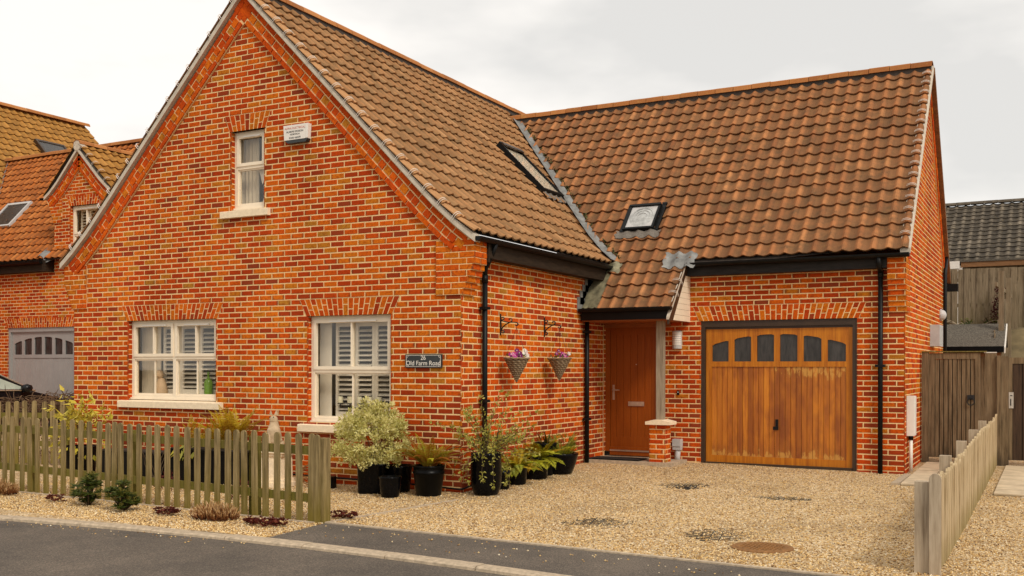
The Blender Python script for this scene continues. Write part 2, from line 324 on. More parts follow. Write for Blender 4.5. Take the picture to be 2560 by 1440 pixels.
def gravel_mat():
    m, n, b, new, lk = newmat('gravel'); v = coords(new, lk); vo = new('ShaderNodeTexVoronoi'); vo.inputs['Scale'].default_value = 62; lk(v.outputs[0], vo.inputs[0])
    s = new('ShaderNodeSeparateColor'); lk(vo.outputs['Color'], s.inputs[0])
    r = ramp(new, [(0, (.14, .07, .02)), (.16, (.40, .22, .07)), (.4, (.64, .42, .19)), (.7, (.78, .56, .29)), (.88, (.89, .72, .47)), (1, (.94, .84, .64))]); lk(s.outputs[0], r.inputs[0])
    q = noise(new, lk, v, .7, 4, .6); q2 = noise(new, lk, v, 5, 4, .7)
    c = mixc(new, lk, r.outputs[0], (.30, .19, .08), mth(new, lk, 'MULTIPLY', mth(new, lk, 'MULTIPLY_ADD', q.outputs[0], 4, -1.8, True), .5))
    c = mixc(new, lk, c, (.22, .14, .06), mth(new, lk, 'MULTIPLY', mth(new, lk, 'MULTIPLY_ADD', q2.outputs[0], 4, -2.1, True), .35))
    d = mth(new, lk, 'MULTIPLY_ADD', vo.outputs['Distance'], 1.6, -.55, True)
    c = mixc(new, lk, c, (.10, .055, .02), mth(new, lk, 'MULTIPLY', d, .6))
    lk(c, b.inputs['Base Color']); b.inputs['Roughness'].default_value = .9
    bump(new, lk, b, mth(new, lk, 'SUBTRACT', 1, vo.outputs['Distance']), .9, .012); return m
M_gravel = gravel_mat()
def pebble_mat():
    m, n, b, new, lk = newmat('pebble'); t = rgbattr(new, lk)
    r = ramp(new, [(0, (.12, .06, .02)), (.2, (.36, .19, .055)), (.45, (.64, .40, .14)), (.8, (.80, .57, .26)), (1, (.92, .80, .58))]); lk(t[0], r.inputs[0]); lk(r.outputs[0], b.inputs['Base Color']); b.inputs['Roughness'].default_value = .8; return m
M_peb = pebble_mat()
def asphalt():
    m, n, b, new, lk = newmat('asphalt'); v = coords(new, lk); q = noise(new, lk, v, 75, 4, .85); q2 = noise(new, lk, v, 1.1, 6, .7)
    r = ramp(new, [(.3, (.028, .023, .019)), (.52, (.085, .071, .057)), (.72, (.24, .20, .16))]); lk(q.outputs[0], r.inputs[0])
    r2 = ramp(new, [(.35, (.85, .82, .78)), (.7, (1.6, 1.50, 1.38))]); lk(q2.outputs[0], r2.inputs[0])
    c = mixc(new, lk, r.outputs[0], r2.outputs[0], 1.0, 'MULTIPLY'); lk(c, b.inputs['Base Color']); b.inputs['Roughness'].default_value = .9; bump(new, lk, b, q.outputs[0], .6, .006); return m
M_asph = asphalt()
M_earth = plain('earth', (.16, .12, .06), .95, .4, 3)

# ------------------------------------------------------------------ geometry of the plot
D, XG, GW, YR = 4.418, 4.596, 7.07, 10.15      # garage front, garage gable, gable width, garage rear
def gz(x, y):
    a = .02*max(0, min(y, 6.5))*(1-.35*max(0, min(1, (x-1)/3.6)))
    if x < -7.1: a += .1*min(1, (-7.1-x)/3)
    if y < -3: a -= .02*min(1, (-3-y))
    return a
def viewdepth(p): d = Vector(p)-Vector(CAM); return d.dot(fw), d
def inframe(p):
    z, d = viewdepth(p)
    if z < .5: return False
    x = d.dot(r0)/z*FPX; y = -d.z/z*FPX+919-720
    return abs(x) < 1280 and abs(y) < 720

# ------------------------------------------------------------------ brickwork
BRICKS = {}        # house -> list of (weight, wall object holder, verts, faces, tones)
CO = .075
def one_brick(fn, u0, u1, z0, z1, n0=0., tone=None, lowred=0.):
    """fn(u,z,n) -> xyz; brick face stands at n0, 12 mm deep edges"""
    j = lambda: U(-.0025, .0025); i = .005; d = n0+U(-.0005, .002)
    o = [(u0+j(), z0+j()), (u1+j(), z0+j()), (u1+j(), z1+j()), (u0+j(), z1+j())]
    c = [(u0+i, z0+i), (u1-i, z0+i), (u1-i, z1-i), (u0+i, z1-i)]
    v = [fn(p, q, d-.016) for p, q in o]+[fn(p, q, d-.004) for p, q in o]+[fn(p, q, d) for p, q in c]
    f = [(8, 9, 10, 11)]+[(4+k, 4+(k+1) % 4, 8+(k+1) % 4, 8+k) for k in range(4)]+[(k, (k+1) % 4, 4+(k+1) % 4, 4+k) for k in range(4)]
    t = random.betavariate(1.9, 1.9) if tone is None else tone
    if tone is None and random.random() < .035: t = U(0, .12)
    if tone is None and random.random() < .045: t = U(.92, 1)
    t = max(0, t-lowred*(t < .9)); g = random.random()
    tl = [(t, 0, g), (t, 1, g), (t, 1, g), (t, 0, g)]*2+[(t, .04, g), (t, .96, g), (t, .96, g), (t, .04, g)]
    return v, f, tl
def brickwall(house, name, fn, region, z0, z1, normal, parent, phase=0., bl=.225, header=False, lowred=lambda z: 0.0, n0=0.0, skip=None):
    """region(z) -> [(u0,u1)] solid intervals. Mortar sheet set 6 mm back, bricks collected for the house."""
    mo = MB(); k = 0; z = z0; holder = {}
    nrm = Vector(normal)
    while z < z1-.01:
        zt = min(z+CO, z1); zm = (z+zt)/2
        ivm = region(zm)
        a, b_ = region(z+.001), region(zt-.001)
        if len(a) == len(b_) == len(ivm): prs = zip(a, b_)
        else: prs = zip(ivm, ivm)
        for (p0, p1), (q0, q1) in prs:
            if p1-p0 > .004 or q1-q0 > .004:
                mo.add([fn(p0, z, n0-.003), fn(p1, z, n0-.003), fn(q1, zt, n0-.003), fn(q0, zt, n0-.003)], [(0, 1, 2, 3)])
        off = phase+(bl/2 if k % 2 else 0)
        for (p0, p1) in ivm:
            u = math.floor((p0-off)/bl)*bl+off
            while u < p1-.02:
                e0, e1 = max(u, p0), min(u+bl, p1)
                if e1-e0 > .035:
                    jl = .0066 if e0 > p0+.001 else 0.; jr = .0066 if e1 < p1-.001 else 0.
                    v, f, t = one_brick(fn, e0+jl, e1-jr, z+.0070, zt-.0070, n0, None, lowred(zm))
                    c = Vector(v[8]); dp, dv = viewdepth(c)
                    wgt = 0
                    if inframe(c): wgt = abs(nrm.dot(dv.normalized()))/dp**2*(e1-e0) if nrm.dot(dv) < 0 else 0
                    BRICKS.setdefault(house, []).append((wgt, holder, v, f, t))
                u += bl
        z += CO; k += 1
    holder['o'] = mo.build(name, M_mortar, parent)
    return holder['o']
def flush_bricks(house, mat, limit=300):
    L_ = sorted(BRICKS[house], key=lambda q: -q[0]); rest = {}
    for i, (w, h, v, f, t) in enumerate(L_):
        if i < limit:
            m = MB(); m.add(v, f, t); m.build('brick', mat, h['o'])
        else:
            rest.setdefault(id(h), (h, MB()))[1].add(v, f, t)
    for h, m in rest.values(): m.build('brickwork', mat, h['o'], kind='stuff')
def flat_arch(fn, x0, x1, z0, parent, mat, lean=.115, hh=.225, nb=.078, over=.03):
    """gauged flat arch: leaning bricks each cut in two, alternately at one and two thirds"""
    n = round((x1-x0+2*over)/nb); mo = MB()
    A0, A1, B0, B1 = x0-over, x1+over, x0-over-lean, x1+over+lean
    mo.add([fn(A0, z0, .001), fn(A1, z0, .001), fn(B1, z0+hh, .001), fn(B0, z0+hh, .001)], [(0, 1, 2, 3)]); ar = mo.build('arch', M_mortar, parent)
    X = lambda i, s: (A0+(A1-A0)*i/n)*(1-s)+(B0+(B1-B0)*i/n)*s
    bk = MB(); bk.add([fn(B0-.12, z0, -.008), fn(B1+.12, z0, -.008), fn(B1+.12, z0+hh+.02, -.008), fn(B0-.12, z0+hh+.02, -.008)], [(0, 1, 2, 3)]); bk.build('arch_backing', M_mortar, ar)
    g = .0085
    for i in range(n):
        cut = .36 if i % 2 else .64
        for s0, s1 in ((.0, cut-.032), (cut+.032, .99)):
            t = U(.25, .95) if random.random() < .8 else U(.05, .25); q = random.random()*.6; z = lambda s: z0+hh*s; e = U(.003, .006)
            P = [(X(i, s0)+g, z(s0)), (X(i+1, s0)-g, z(s0)), (X(i+1, s1)-g, z(s1)), (X(i, s1)+g, z(s1))]
            v = [fn(a, b, -.004) for a, b in P]+[fn(a, b, e) for a, b in P]
            m = MB(); m.add(v, [(4, 5, 6, 7), (0, 1, 5, 4), (1, 2, 6, 5), (2, 3, 7, 6), (3, 0, 4, 7)], [(t, .5, q)]*8); m.build('arch_brick', mat, ar)
def verge_band(fn, pts, parent, mat, side, big=True):
    """tumbled bands of brick under the verge; pts = polyline (u,z) of the outer edge from eave to apex; side=+1 when inside is to the right of travel"""
    rows = [(.0, .075, .225, .034), (.078, .105, .1125, .031), (.188, .075, .225, .044)]
    P = [Vector((p[0], p[1])) for p in pts]; seg = [(P[i+1]-P[i]).length for i in range(len(P)-1)]; tot = sum(seg)
    def at(s):
        for i, l in enumerate(seg):
            if s <= l or i == len(seg)-1:
                d = (P[i+1]-P[i])/l; return P[i]+d*s, d
            s -= l
    mo = MB()
    nst = 24
    for k in range(nst):
        a, da = at(tot*k/nst); b, db = at(tot*(k+1)/nst-.0001); na, nb_ = Vector((da.y, -da.x))*side, Vector((db.y, -db.x))*side
        q = [a, b, b+nb_*.262, a+na*.262]
        mo.add([fn(p.x, p.y, .001) for p in q]+[fn(p.x, p.y, .026) for p in q], [(4, 5, 6, 7), (0, 1, 5, 4), (2, 3, 7, 6)])
    a, da = at(tot-.001); na = Vector((da.y, -da.x))*side; q = [a, a+na*.262, Vector((a.x, (a+na*.262).y-abs((a+na*.262).x-a.x)*1.0)), a]
    mo.add([fn(p.x, p.y, .0255) for p in q[:3]], [(0, 1, 2)])
    ho = mo.build('verge_band', M_mortar, parent)
    for r, (o0, w, ln, pr) in enumerate(rows):
        s = .03+(.0 if r != 2 else .1); k = 0
        while s < tot-.06:
            l = ln if not (r == 1 and k % 3 == 0) else ln*1.2
            e = min(s+l-.017, tot-.012-(o0+w*.5)*.98)
            if e-s > .04:
                a, da = at(s); b, db = at(e); na, nb_ = Vector((da.y, -da.x))*side, Vector((db.y, -db.x))*side
                x = o0+.008; y = o0+w-.008
                ext = pr+(.012 if (r == 1 and k % 2) else 0)
                q = [a+na*x, b+nb_*x, b+nb_*y, a+na*y]
                t = (U(.3, .5) if r == 0 else U(.35, .75) if r == 2 else U(.3, 1.)); g = random.random()*.5  # outer row kept deeper red: shade under the undercloak put into its tone
                m = MB(); m.add([fn(p.x, p.y, .018) for p in q]+[fn(p.x, p.y, ext) for p in q], [(4, 5, 6, 7), (0, 1, 5, 4), (1, 2, 6, 5), (2, 3, 7, 6), (3, 0, 4, 7)], [(t, .5, g)]*8)
                m.build('verge_brick', mat, ho)
            s += l; k += 1

# ------------------------------------------------------------------ roofs
TILES = {}
def pantile_h(f):   # cross-section height over one tile width
    f = f % 1.
    return .030*(.5-.5*math.cos(2*math.pi*min(f/.58, 1)))-.010*math.sin(math.pi*max(0, (f-.58)/.42))
def tile_roof(house, name, P, smin, smax, gauge, umin, umax, tw, lim, mat, parent, normal, flip=False, seg=9, indiv=True, hs=1.):
    """P(u,s,n)->xyz. lim(s)->(ulo,uhi)"""
    deck = MB(); ns = 24
    for k in range(ns):
        s0 = smin+(smax-smin)*k/ns; s1 = smin+(smax-smin)*(k+1)/ns; a0, a1 = lim(s0); b0, b1 = lim(s1)
        a0, a1, b0, b1 = max(a0, umin), min(a1, umax), max(b0, umin), min(b1, umax)
        if a1 > a0 or b1 > b0: deck.add([P(a0, s0, -.012), P(max(a0, a1), s0, -.012), P(max(b0, b1), s1, -.012), P(b0, s1, -.012)], [(0, 1, 2, 3)])
    holder = {}; nk = int(math.ceil((smax-smin)/gauge-.3)); nrm = Vector(normal)
    for k in range(nk):
        s0 = smin+k*gauge; s1 = min(s0+gauge+.045, smax+.02)
        if s1-s0 < .08: continue
        nu = int(math.ceil((umax-umin)/tw))
        for j in range(nu):
            u = umin+j*tw; uc = u+tw/2
            l0, h0 = lim(s0); l1, h1 = lim(min(s1, -.002) if s0 < -.01 else s1)
            if max(h0, h1) < u+.01 or min(l0, l1) > u+tw-.01: continue
            dn = U(-.0025, .0035); ds = U(-.006, .006); vs = []; tl = []
            t = min(1, max(0, random.gauss(.5, .22))); g = random.random()
            for i in range(seg+1):
                f = i/seg; uu_ = u+tw*f; h = pantile_h(1-f if flip else f)*hs
                if name == 'roof_slope' and P is PmR and j == 0: h = max(h, pantile_h(f))
                q = h/.03
                for s, n, l, hh in ((s0+ds, .022, l0, h0), (s0+ds, .043, l0, h0), (s1, .006, l1, h1)):
                    x = min(max(uu_, l), hh); x = min(max(x, umin), umax+.05)
                    vs.append(P(x, s, n+h+dn)); tl.append((t, q, g))
            fs = []
            for i in range(seg):
                a = i*3; b = a+3; fs += [(a+1, b+1, b+2, a+2), (a, b, b+1, a+1)]
            if P is PmR and j == 0: tl = [(.95, 1., 0.)]*len(tl)
            fs.append((0, 1, 2)); fs.append((seg*3, seg*3+2, seg*3+1))
            c = Vector(P(uc, s0, 0)); dp, dv = viewdepth(c); w = 0
            if inframe(c): w = max(0, -nrm.dot(dv.normalized()))/dp**2
            TILES.setdefault(house, []).append((w, holder, vs, fs, tl, mat))
    holder['o'] = deck.build(name, M_deck, parent)
    return holder['o']
def flush_tiles(house, limit=300):
    L_ = sorted(TILES[house], key=lambda q: -q[0]); rest = {}
    for i, (w, h, v, f, t, mat) in enumerate(L_):
        if i < limit:
            m = MB(); m.add(v, f, t); m.build('roof_tile', mat, h['o'], smooth=False)
        else:
            rest.setdefault(id(h), (h, MB(), mat))[1].add(v, f, t)
    for h, m, mat in rest.values(): m.build('tiling', mat, h['o'], kind='stuff')
def ridge_tiles(p0, p1, parent, mat, ln=.33, r=.115, sharp=.75, side=Vector((1, 0, 0))):
    p0, p1 = Vector(p0), Vector(p1); d = (p1-p0); n = max(1, round(d.length/ln)); d.normalize(); l = (p1-p0).length/n
    for i in range(n):
        m = MB(); a = p0+d*(i*l+.004); b = p0+d*((i+1)*l-.004); vs = []; k = 7; up = U(-.004, .004)
        for q, dz in ((a, up), (b, up+U(-.003, .003))):
            for ro in (r, r-.018):
                for j in range(k):
                    an = math.pi*(j/(k-1))
                    vs.append(q+side*(ro*math.cos(an)*1.05)+Vector((0, 0, dz+ro*math.sin(an)**sharp*.85-.05)))
        fs = [(j, j+1, 2*k+j+1, 2*k+j) for j in range(k-1)]+[(j, k+j, k+j+1, j+1) for j in range(k-1)]+[(2*k+j, 2*k+j+1, 3*k+j+1, 3*k+j) for j in range(k-1)]+[(0, 2*k, 3*k, k), (k-1, 2*k-1, 4*k-1, 3*k-1)]
        t = min(1, max(0, random.gauss(.5, .25)))
        m.add(vs, fs, [(t, .9, random.random())]*len(vs)); m.build('ridge_tile', mat, parent)
def ribbon(P, path, mat, name, parent, width=.09, n=.03, wav=.006):
    """strip of sheet lead along path [(pointL, pointR)]"""
    m = MB(); vs = []
    for a, b in path:
        a, b = Vector(a), Vector(b); c = (a+b)/2-Vector((0, 0, .02))
        vs += [a+Vector((0, 0, U(0, wav))), c, b+Vector((0, 0, U(0, wav)))]
    fs = []
    for i in range(len(path)-1): q = i*3; fs += [(q, q+1, q+4, q+3), (q+1, q+2, q+5, q+4)]
    m.add(vs, fs); return m.build(name, mat, parent)

# ------------------------------------------------------------------ ground, road, paving
def sheet(name, mat, xs, ys, zf, inside=None):
    v = [(x, y, zf(x, y)) for y in ys for x in xs]; n = len(xs); m = MB()
    f = []
    for j in range(len(ys)-1):
        for i in range(n-1):
            if inside is None or inside((xs[i]+xs[i+1])/2, (ys[j]+ys[j+1])/2): f.append((j*n+i, j*n+i+1, (j+1)*n+i+1, (j+1)*n+i))
    m.add(v, f); return structure(m.build(name, mat, None, True))
lin = lambda a, b, n: [a+(b-a)*i/(n-1) for i in range(n)]
structure(MB().build('ground', M_earth)) if False else None
g = MB(); g.add([(-400, -400, -.09), (400, -400, -.09), (400, 400, -.09), (-400, 400, -.09)], [(0, 1, 2, 3)]); structure(g.build('ground', M_earth))
def yk(x):   # road-side face of the kerb
    return -3.80-.020*(x-.3)**2 if x < .3 else -3.80-.030*(x-.3)**1.7
def gsurf(x, y): return gz(x, y)+.006*math.sin(3.1*x+1.7*y)*math.sin(2.3*y-x)
xs = lin(-24, 14, 150); ys = lin(-3.64, 16, 90)
gd = lambda x, y: gsurf(x, y) if not (x > .06 and y < -2.775-.0437*(x-.1)+.03) else -.045
m = MB(); n = len(xs); v = []
for j, y in enumerate(ys):
    for x in xs:
        q = yk(x)+.165 if j == 0 else y; v.append((x, q, gd(x, q) if j else gd(x, max(q, -3.7))))
m.add(v, [(j*n+i, j*n+i+1, (j+1)*n+i+1, (j+1)*n+i) for j in range(len(ys)-1) for i in range(n-1)]); structure(m.build('gravel_ground', M_gravel, None, True))
rx = lin(-30, 18, 70); m = MB(); n = len(rx)
m.add([(x, yk(x)+.02, -.035) for x in rx]+[(x, -60, -.035) for x in rx], [(i, i+1, n+i+1, n+i) for i in range(n-1)]); structure(m.build('road', M_asph))
kerb = MB(); kerb.add([(x, yk(x)+o, -.034) for x in rx for o in (.0, .17)], [(2*i, 2*i+1, 2*i+3, 2*i+2) for i in range(n-1)])
kerb = structure(kerb.build('kerb', M_conc))
x = -12.
while x < 9:
    m = MB(); x1 = x+.905; e = .006; a, b = x+e, x1-e; h = -.004+U(-.003, .003); s = U(-.004, .004)
    v = [(a, yk(a), -.05), (b, yk(b), -.05), (b, yk(b)+.17, -.05), (a, yk(a)+.17, -.05), (a, yk(a)+.004, h-.01), (b, yk(b)+.004, h-.01), (b, yk(b)+.16, h+s), (a, yk(a)+.16, h+s), (a, yk(a)+.03, h+.002), (b, yk(b)+.03, h+.002)]
    m.add(v, [(0, 1, 5, 4), (4, 5, 9, 8), (8, 9, 6, 7), (6, 2, 3, 7), (1, 2, 6, 9, 5), (0, 4, 8, 7, 3)]); m.build('kerb_stone', M_conc, kerb); x = x1
# tarmac apron in front of the drive and its concrete edging
ye = lambda x: -2.775-.0437*(x-.1)
ax = lin(.1, 13, 30); m = MB(); n = len(ax)
m.add([(x-(.0 if i else -.02), yk(x)+.165, -.012) for i, x in enumerate(ax)]+[(x, ye(x), .006) for x in ax], [(i, i+1, n+i+1, n+i) for i in range(n-1)]); structure(m.build('pavement', M_asph))
ed = MB(); x = .1; root_ed = None
while x < 9:
    m = MB(); a, b = x+.004, x+.91; v = [(a, ye(a)-.003, -.02), (b, ye(b)-.003, -.02), (b, ye(b)+.05, -.02), (a, ye(a)+.05, -.02), (a, ye(a)-.003, .018), (b, ye(b)-.003, .018), (b, ye(b)+.05, .018), (a, ye(a)+.05, .018)]
    m.add(v, [(4, 5, 6, 7), (0, 1, 5, 4), (2, 3, 7, 6), (1, 2, 6, 5), (3, 0, 4, 7)])
    if root_ed is None: root_ed = structure(m.build('edging', M_conc))
    else: m.build('edging_stone', M_conc, root_ed)
    x += .914
m = MB(); p = [(.06, -2.74), (.30, -.62)]
m.add([(p[0][0], p[0][1], -.02), (p[0][0]+.045, p[0][1], -.02), (p[1][0]+.045, p[1][1], -.02), (p[1][0], p[1][1], -.02), (p[0][0], p[0][1], .012), (p[0][0]+.045, p[0][1], .012), (p[1][0]+.045, p[1][1], .012), (p[1][0], p[1][1], .012)], [(4, 5, 6, 7), (0, 1, 5, 4), (2, 3, 7, 6), (1, 2, 6, 5), (3, 0, 4, 7)])
structure(m.build('edging', M_conc))
# paths beside the gates: separate sandstone slabs
def path(name, x0, x1, y0, y1, rows, cut):
    base = MB(); base.add([(x0, y0, gz(x0, y0)+.010), (x1, y0, gz(x1, y0)+.010), (x1, y1, gz(x1, y1)+.010), (x0, y1, gz(x0, y1)+.010)], [(0, 1, 2, 3)]); base = structure(base.build(name, M_earth))
    y = y0
    for i, h in enumerate(rows):
        c = cut[i % len(cut)]; xs_ = [x0]+[x0+(x1-x0)*q for q in c]+[x1]
        for a, b in zip(xs_[:-1], xs_[1:]):
            m = MB(); z = U(.022, .030); e = .008
            v = [(a+e, y+e), (b-e, y+e), (b-e, y+h-e), (a+e, y+h-e)]
            m.add([(p, q, gz(p, q)) for p, q in v]+[(p, q, gz(p, q)+z) for p, q in v], [(4, 5, 6, 7), (0, 1, 5, 4), (1, 2, 6, 5), (2, 3, 7, 6), (3, 0, 4, 7)]); m.build('paving_slab', M_slab, base)
        y += h
path('path', XG+.10, 5.56, 3.10, 6.17, (.58, .55, .62, .60, .66), ((), (.62,), (.36,), ()))
path('path', 5.80, 7.1, 2.62, 6.10, (.42, .52, .55, .62, .60, .72), ((.55,), (), (.35,), (.62,)))
m = MB()
for i in range(9): m.box(XG-.01, XG+.085, 3.12+i*.145, 3.12+i*.145+.135, .02, gz(4.6, 3.4)+.026)
structure(m.build('setts', M_conc))

# ------------------------------------------------------------------ the house
H = thing('brick_house', 'red brick house with a steep gable, clay pantile roofs and an amber garage door', 'house')
XM = -GW/2; EA = .21
def prof(h):      # main roof: height above ground at horizontal distance h from the eave (sprocketed foot)
    pts = ((-.2, 3.04), (0, 3.19), (.25, 3.375), (.6, 3.68), (.9, 3.975), (3.8, 6.90))
    for (a, za), (b, zb) in zip(pts[:-1], pts[1:]):
        if h <= b: return za+(zb-za)*(h-a)/(b-a)
    return 6.90
HS = np.linspace(0, 3.745, 160); ZS = np.array([prof(h) for h in HS]); SS = np.concatenate([[0], np.cumsum(np.hypot(np.diff(HS), np.diff(ZS)))]); SMAX = SS[-1]
def ph(s):
    if s < 0: return s*.8, 3.19+s*.6, -.6, .8
    h = float(np.interp(s, SS, HS)); e = .05; a, b = float(np.interp(max(s-e, 0), SS, HS)), float(np.interp(min(s+e, SMAX), SS, HS)); dz = prof(b)-prof(a); l = math.hypot(b-a, dz)
    return h, prof(h)+(s-SMAX if s > SMAX else 0)*0, -dz/l, (b-a)/l
def PmR(u, s, n): h, z, nh, nz = ph(s); return (EA-h-nh*n, u, z+nz*n)
def PmL(u, s, n): h, z, nh, nz = ph(s); return (2*XM-EA+h+nh*n, u, z+nz*n)
SL = 1.09; Y0 = 4.25; Z0 = 3.19; cA = math.atan(SL); cc, sc_ = math.cos(cA), math.sin(cA); GS = (7.30-Y0)/cc
def PgF(u, s, n): return (u, Y0+s*cc-n*sc_, Z0+s*sc_+n*cc)
def PgB(u, s, n): return (u, 2*7.30-Y0-s*cc+n*sc_, Z0+s*sc_+n*cc)
# --- gable wall (front), openings
W1 = (-5.865, -4.085, 1.06, 2.237); W2 = (-2.415, -1.065, .80, 2.232); W3 = (-3.80, -3.195, 3.76, 4.86)
OPEN = [W1, W2, W3]
def minus(iv, a, b):
    o = []
    for p, q in iv:
        if b <= p or a >= q: o.append((p, q)); continue
        if a > p: o.append((p, a))
        if b < q: o.append((b, q))
    return o
def arch_cut(iv, z, x0, x1, zt, lean=.115, over=.03, hh=.225):
    if zt < z < zt+hh:
        f = (z-zt)/hh*lean+over; iv = minus(iv, x0-f, x1+f)
    return iv
def gable(z):
    e = 0
    if z < 3.12: iv = [(-GW, 0)]
    else:
        hh = np.interp(z+.12, ZS, HS)-EA; iv = [(-GW+max(0, hh), -max(0, hh))]
    for x0, x1, a, b in OPEN:
        if a < z < b: iv = minus(iv, x0, x1)
        iv = arch_cut(iv, z, x0, x1, b, .09 if x1-x0 < 1 else .115)
    return [q for q in iv if q[1]-q[0] > .02]
Ff = lambda u, z, n: (u, -n, z)
red = lambda z: .27*max(0, min(1, (1.15-z)/.7))
gw = brickwall('h', 'gable_wall', Ff, gable, -.013, 6.78, (0, -1, 0), H, phase=-.012, lowred=red)
for x0, x1, a, b in OPEN:
    flat_arch(Ff, x0, x1, b, H, M_brick, .09 if x1-x0 < 1 else .115)
    # returns of the opening
    for xx, sg in ((x0, 1), (x1, -1)):
        fr = (lambda xx, sg: lambda u, z, n: (xx+sg*n, u, z))(xx, sg)
        brickwall('h', 'reveal', fr, lambda z: [(0, .085)], a, b, (sg, 0, 0), H, phase=.0 if sg > 0 else .04)
# side wall facing the drive
Fs = lambda u, z, n: (n, u, z)
brickwall('h', 'wall', Fs, lambda z: [(0, D+.02)], -.03, 2.93, (1, 0, 0), H, phase=.05, bl=.225, lowred=red)
# --- garage front wall
DO = (.03, .95, .20, 2.30); GO = (1.635, 3.945, .02, 2.268)
Fg = lambda u, z, n: (u, D-n, z)
def garf(z):
    iv = [(.0, XG)]
    for x0, x1, a, b in (DO, GO):
        if z < b: iv = minus(iv, x0, x1)
    return arch_cut(iv, z, GO[0], GO[1], GO[3], .10)
brickwall('h', 'wall', Fg, garf, -.057, 3.0, (0, -1, 0), H, phase=XG-.225*40+.1125, lowred=lambda z: .13+red(z)*.4)
flat_arch(Fg, GO[0], GO[1], GO[3], H, M_brick, .10)
for xx, sg, a, b in ((GO[0], 1, .02, GO[3]), (GO[1], -1, .02, GO[3]), (DO[0], 1, .2, 2.3), (DO[1], -1, .2, 2.3)):
    fr = (lambda xx, sg: lambda u, z, n: (xx+sg*n, D+u, z))(xx, sg)
    brickwall('h', 'reveal', fr, lambda z: [(0, .06)], a, b, (sg, 0, 0), H)
# garage gable wall
Fx = lambda u, z, n: (XG+n, u, z)
def garg(z):
    if z < 3.1: return [(D, YR)]
    e = (z-Z0+.10)/SL; a, b = Y0+e+.0, 2*7.30-Y0-e
    return [(max(D, a), min(YR, b))] if b > a+.05 else []
brickwall('h', 'wall', Fx, garg, -.03, 6.45, (1, 0, 0), H, phase=D, lowred=lambda z: -.10+red(z))
# hidden far walls close the volume
m = MB(); m.add([(-GW, 0, 0), (-GW, 10, 0), (-GW, 10, 3.1), (-GW, 0, 3.1)], [(0, 1, 2, 3)]); m.add([(-GW, 10, 0), (XG, YR, 0), (XG, YR, 3.1), (-GW, 10, 3.1)], [(0, 1, 2, 3)]); m.build('wall', M_brick, H)
# kneelers: corbelled brick at the foot of the verges
def kneeler(fn, u_in, sgn, z0, n_out, zt, step, ncorb, depth_fn, house, normal, yd=.27, sy=0.0):
    """courses stepping out sideways (sgn) from u=0; fn(u,z,n)"""
    k = 0; z = z0
    hold = {}; mo = MB()
    while z < zt-.02:
        o = step*min(k+1, ncorb); n_ = n_out+sy*min(k, ncorb); h = min(CO, zt-z)
        a, b = sorted((u_in, sgn*o)); a += depth_fn if sgn > 0 else 0; b += 0 if sgn > 0 else depth_fn
        if sgn > 0: a, b = u_in+0, depth_fn+o
        else: a, b = depth_fn-o, u_in
        # mortar core
        v = [fn(p, q, r) for r in (-yd, n_-.003) for q in (z, z+h) for p in (a+.006, b-.006)]
        mo.add(v, [(0, 1, 3, 2), (4, 5, 7, 6), (0, 1, 5, 4), (2, 3, 7, 6), (0, 2, 6, 4), (1, 3, 7, 5)])
        u = a if k % 2 else a-.11
        while u < b-.02:
            e0, e1 = max(u, a), min(u+.225, b)
            if e1-e0 > .03:
                vv, ff, tt = one_brick(fn, e0+(.005 if e0 > a else 0), e1-(.005 if e1 < b else 0), z+.005, z+h-.005, n_, U(.45, .95))
                c = Vector(vv[8]); dp, dv = viewdepth(c); BRICKS[house].append((1/dp**2*(e1-e0) if inframe(c) else 0, hold, vv, ff, tt))
            u += .225
        # side face bricks
        ue = b if sgn > 0 else a
        fs_ = lambda p, q, r, ue=ue: fn(ue+sgn*r, q, p)
        q0 = -yd; flip_ = k % 2
        for c0, c1 in (((-yd, -.12), (-.11, n_)) if flip_ else ((-yd, n_-.21), (n_-.2, n_))):
            vv, ff, tt = one_brick(fs_, c0, c1, z+.005, z+h-.005, 0, U(.45, .95)); c = Vector(vv[8]); dp, dv = viewdepth(c)
            BRICKS[house].append((.4/dp**2*(c1-c0) if inframe(c) else 0, hold, vv, ff, tt))
        z += CO; k += 1
    hold['o'] = mo.build('kneeler', M_mortar, H if house == 'h' else HN)
kneeler(Ff, -.366, 1, 2.445, .028, 3.13, .034, 6, 0, 'h', (0, -1, 0))
kneeler(Ff, -GW+.30, -1, 2.445, .028, 3.13, .034, 6, -GW, 'h', (0, -1, 0))
kneeler(Fg, 4.375, 1, 2.343, .024, 3.10, .0001, 6, XG+.028, 'h', (0, -1, 0), .30, .024)
# verge bands
inner = [(EA-h-.02, prof(h)-.105) for h in (.06, .25, .6, .9, 2.2, 3.72)]
verge_band(Ff, inner, H, M_brick, -1)
verge_band(Ff, [(2*XM-u, z) for u, z in inner], H, M_brick, 1)
za = prof(3.74)-.09; m = MB(); m.prism([(XM, za), (XM+.19, za-.19), (XM, za-.40), (XM-.19, za-.19)], -.028, .0, XZ); m.build('verge_apex', M_brick, H)
gi = [(Y0+t, Z0+SL*t-.10) for t in (.05, 1.5, 3.03)]
verge_band(lambda u, z, n: (XG+n*.8, u, z), gi, H, M_brick, 1)
verge_band(lambda u, z, n: (XG+n*.8, u, z), [(14.6-u, z) for u, z in gi], H, M_brick, -1)
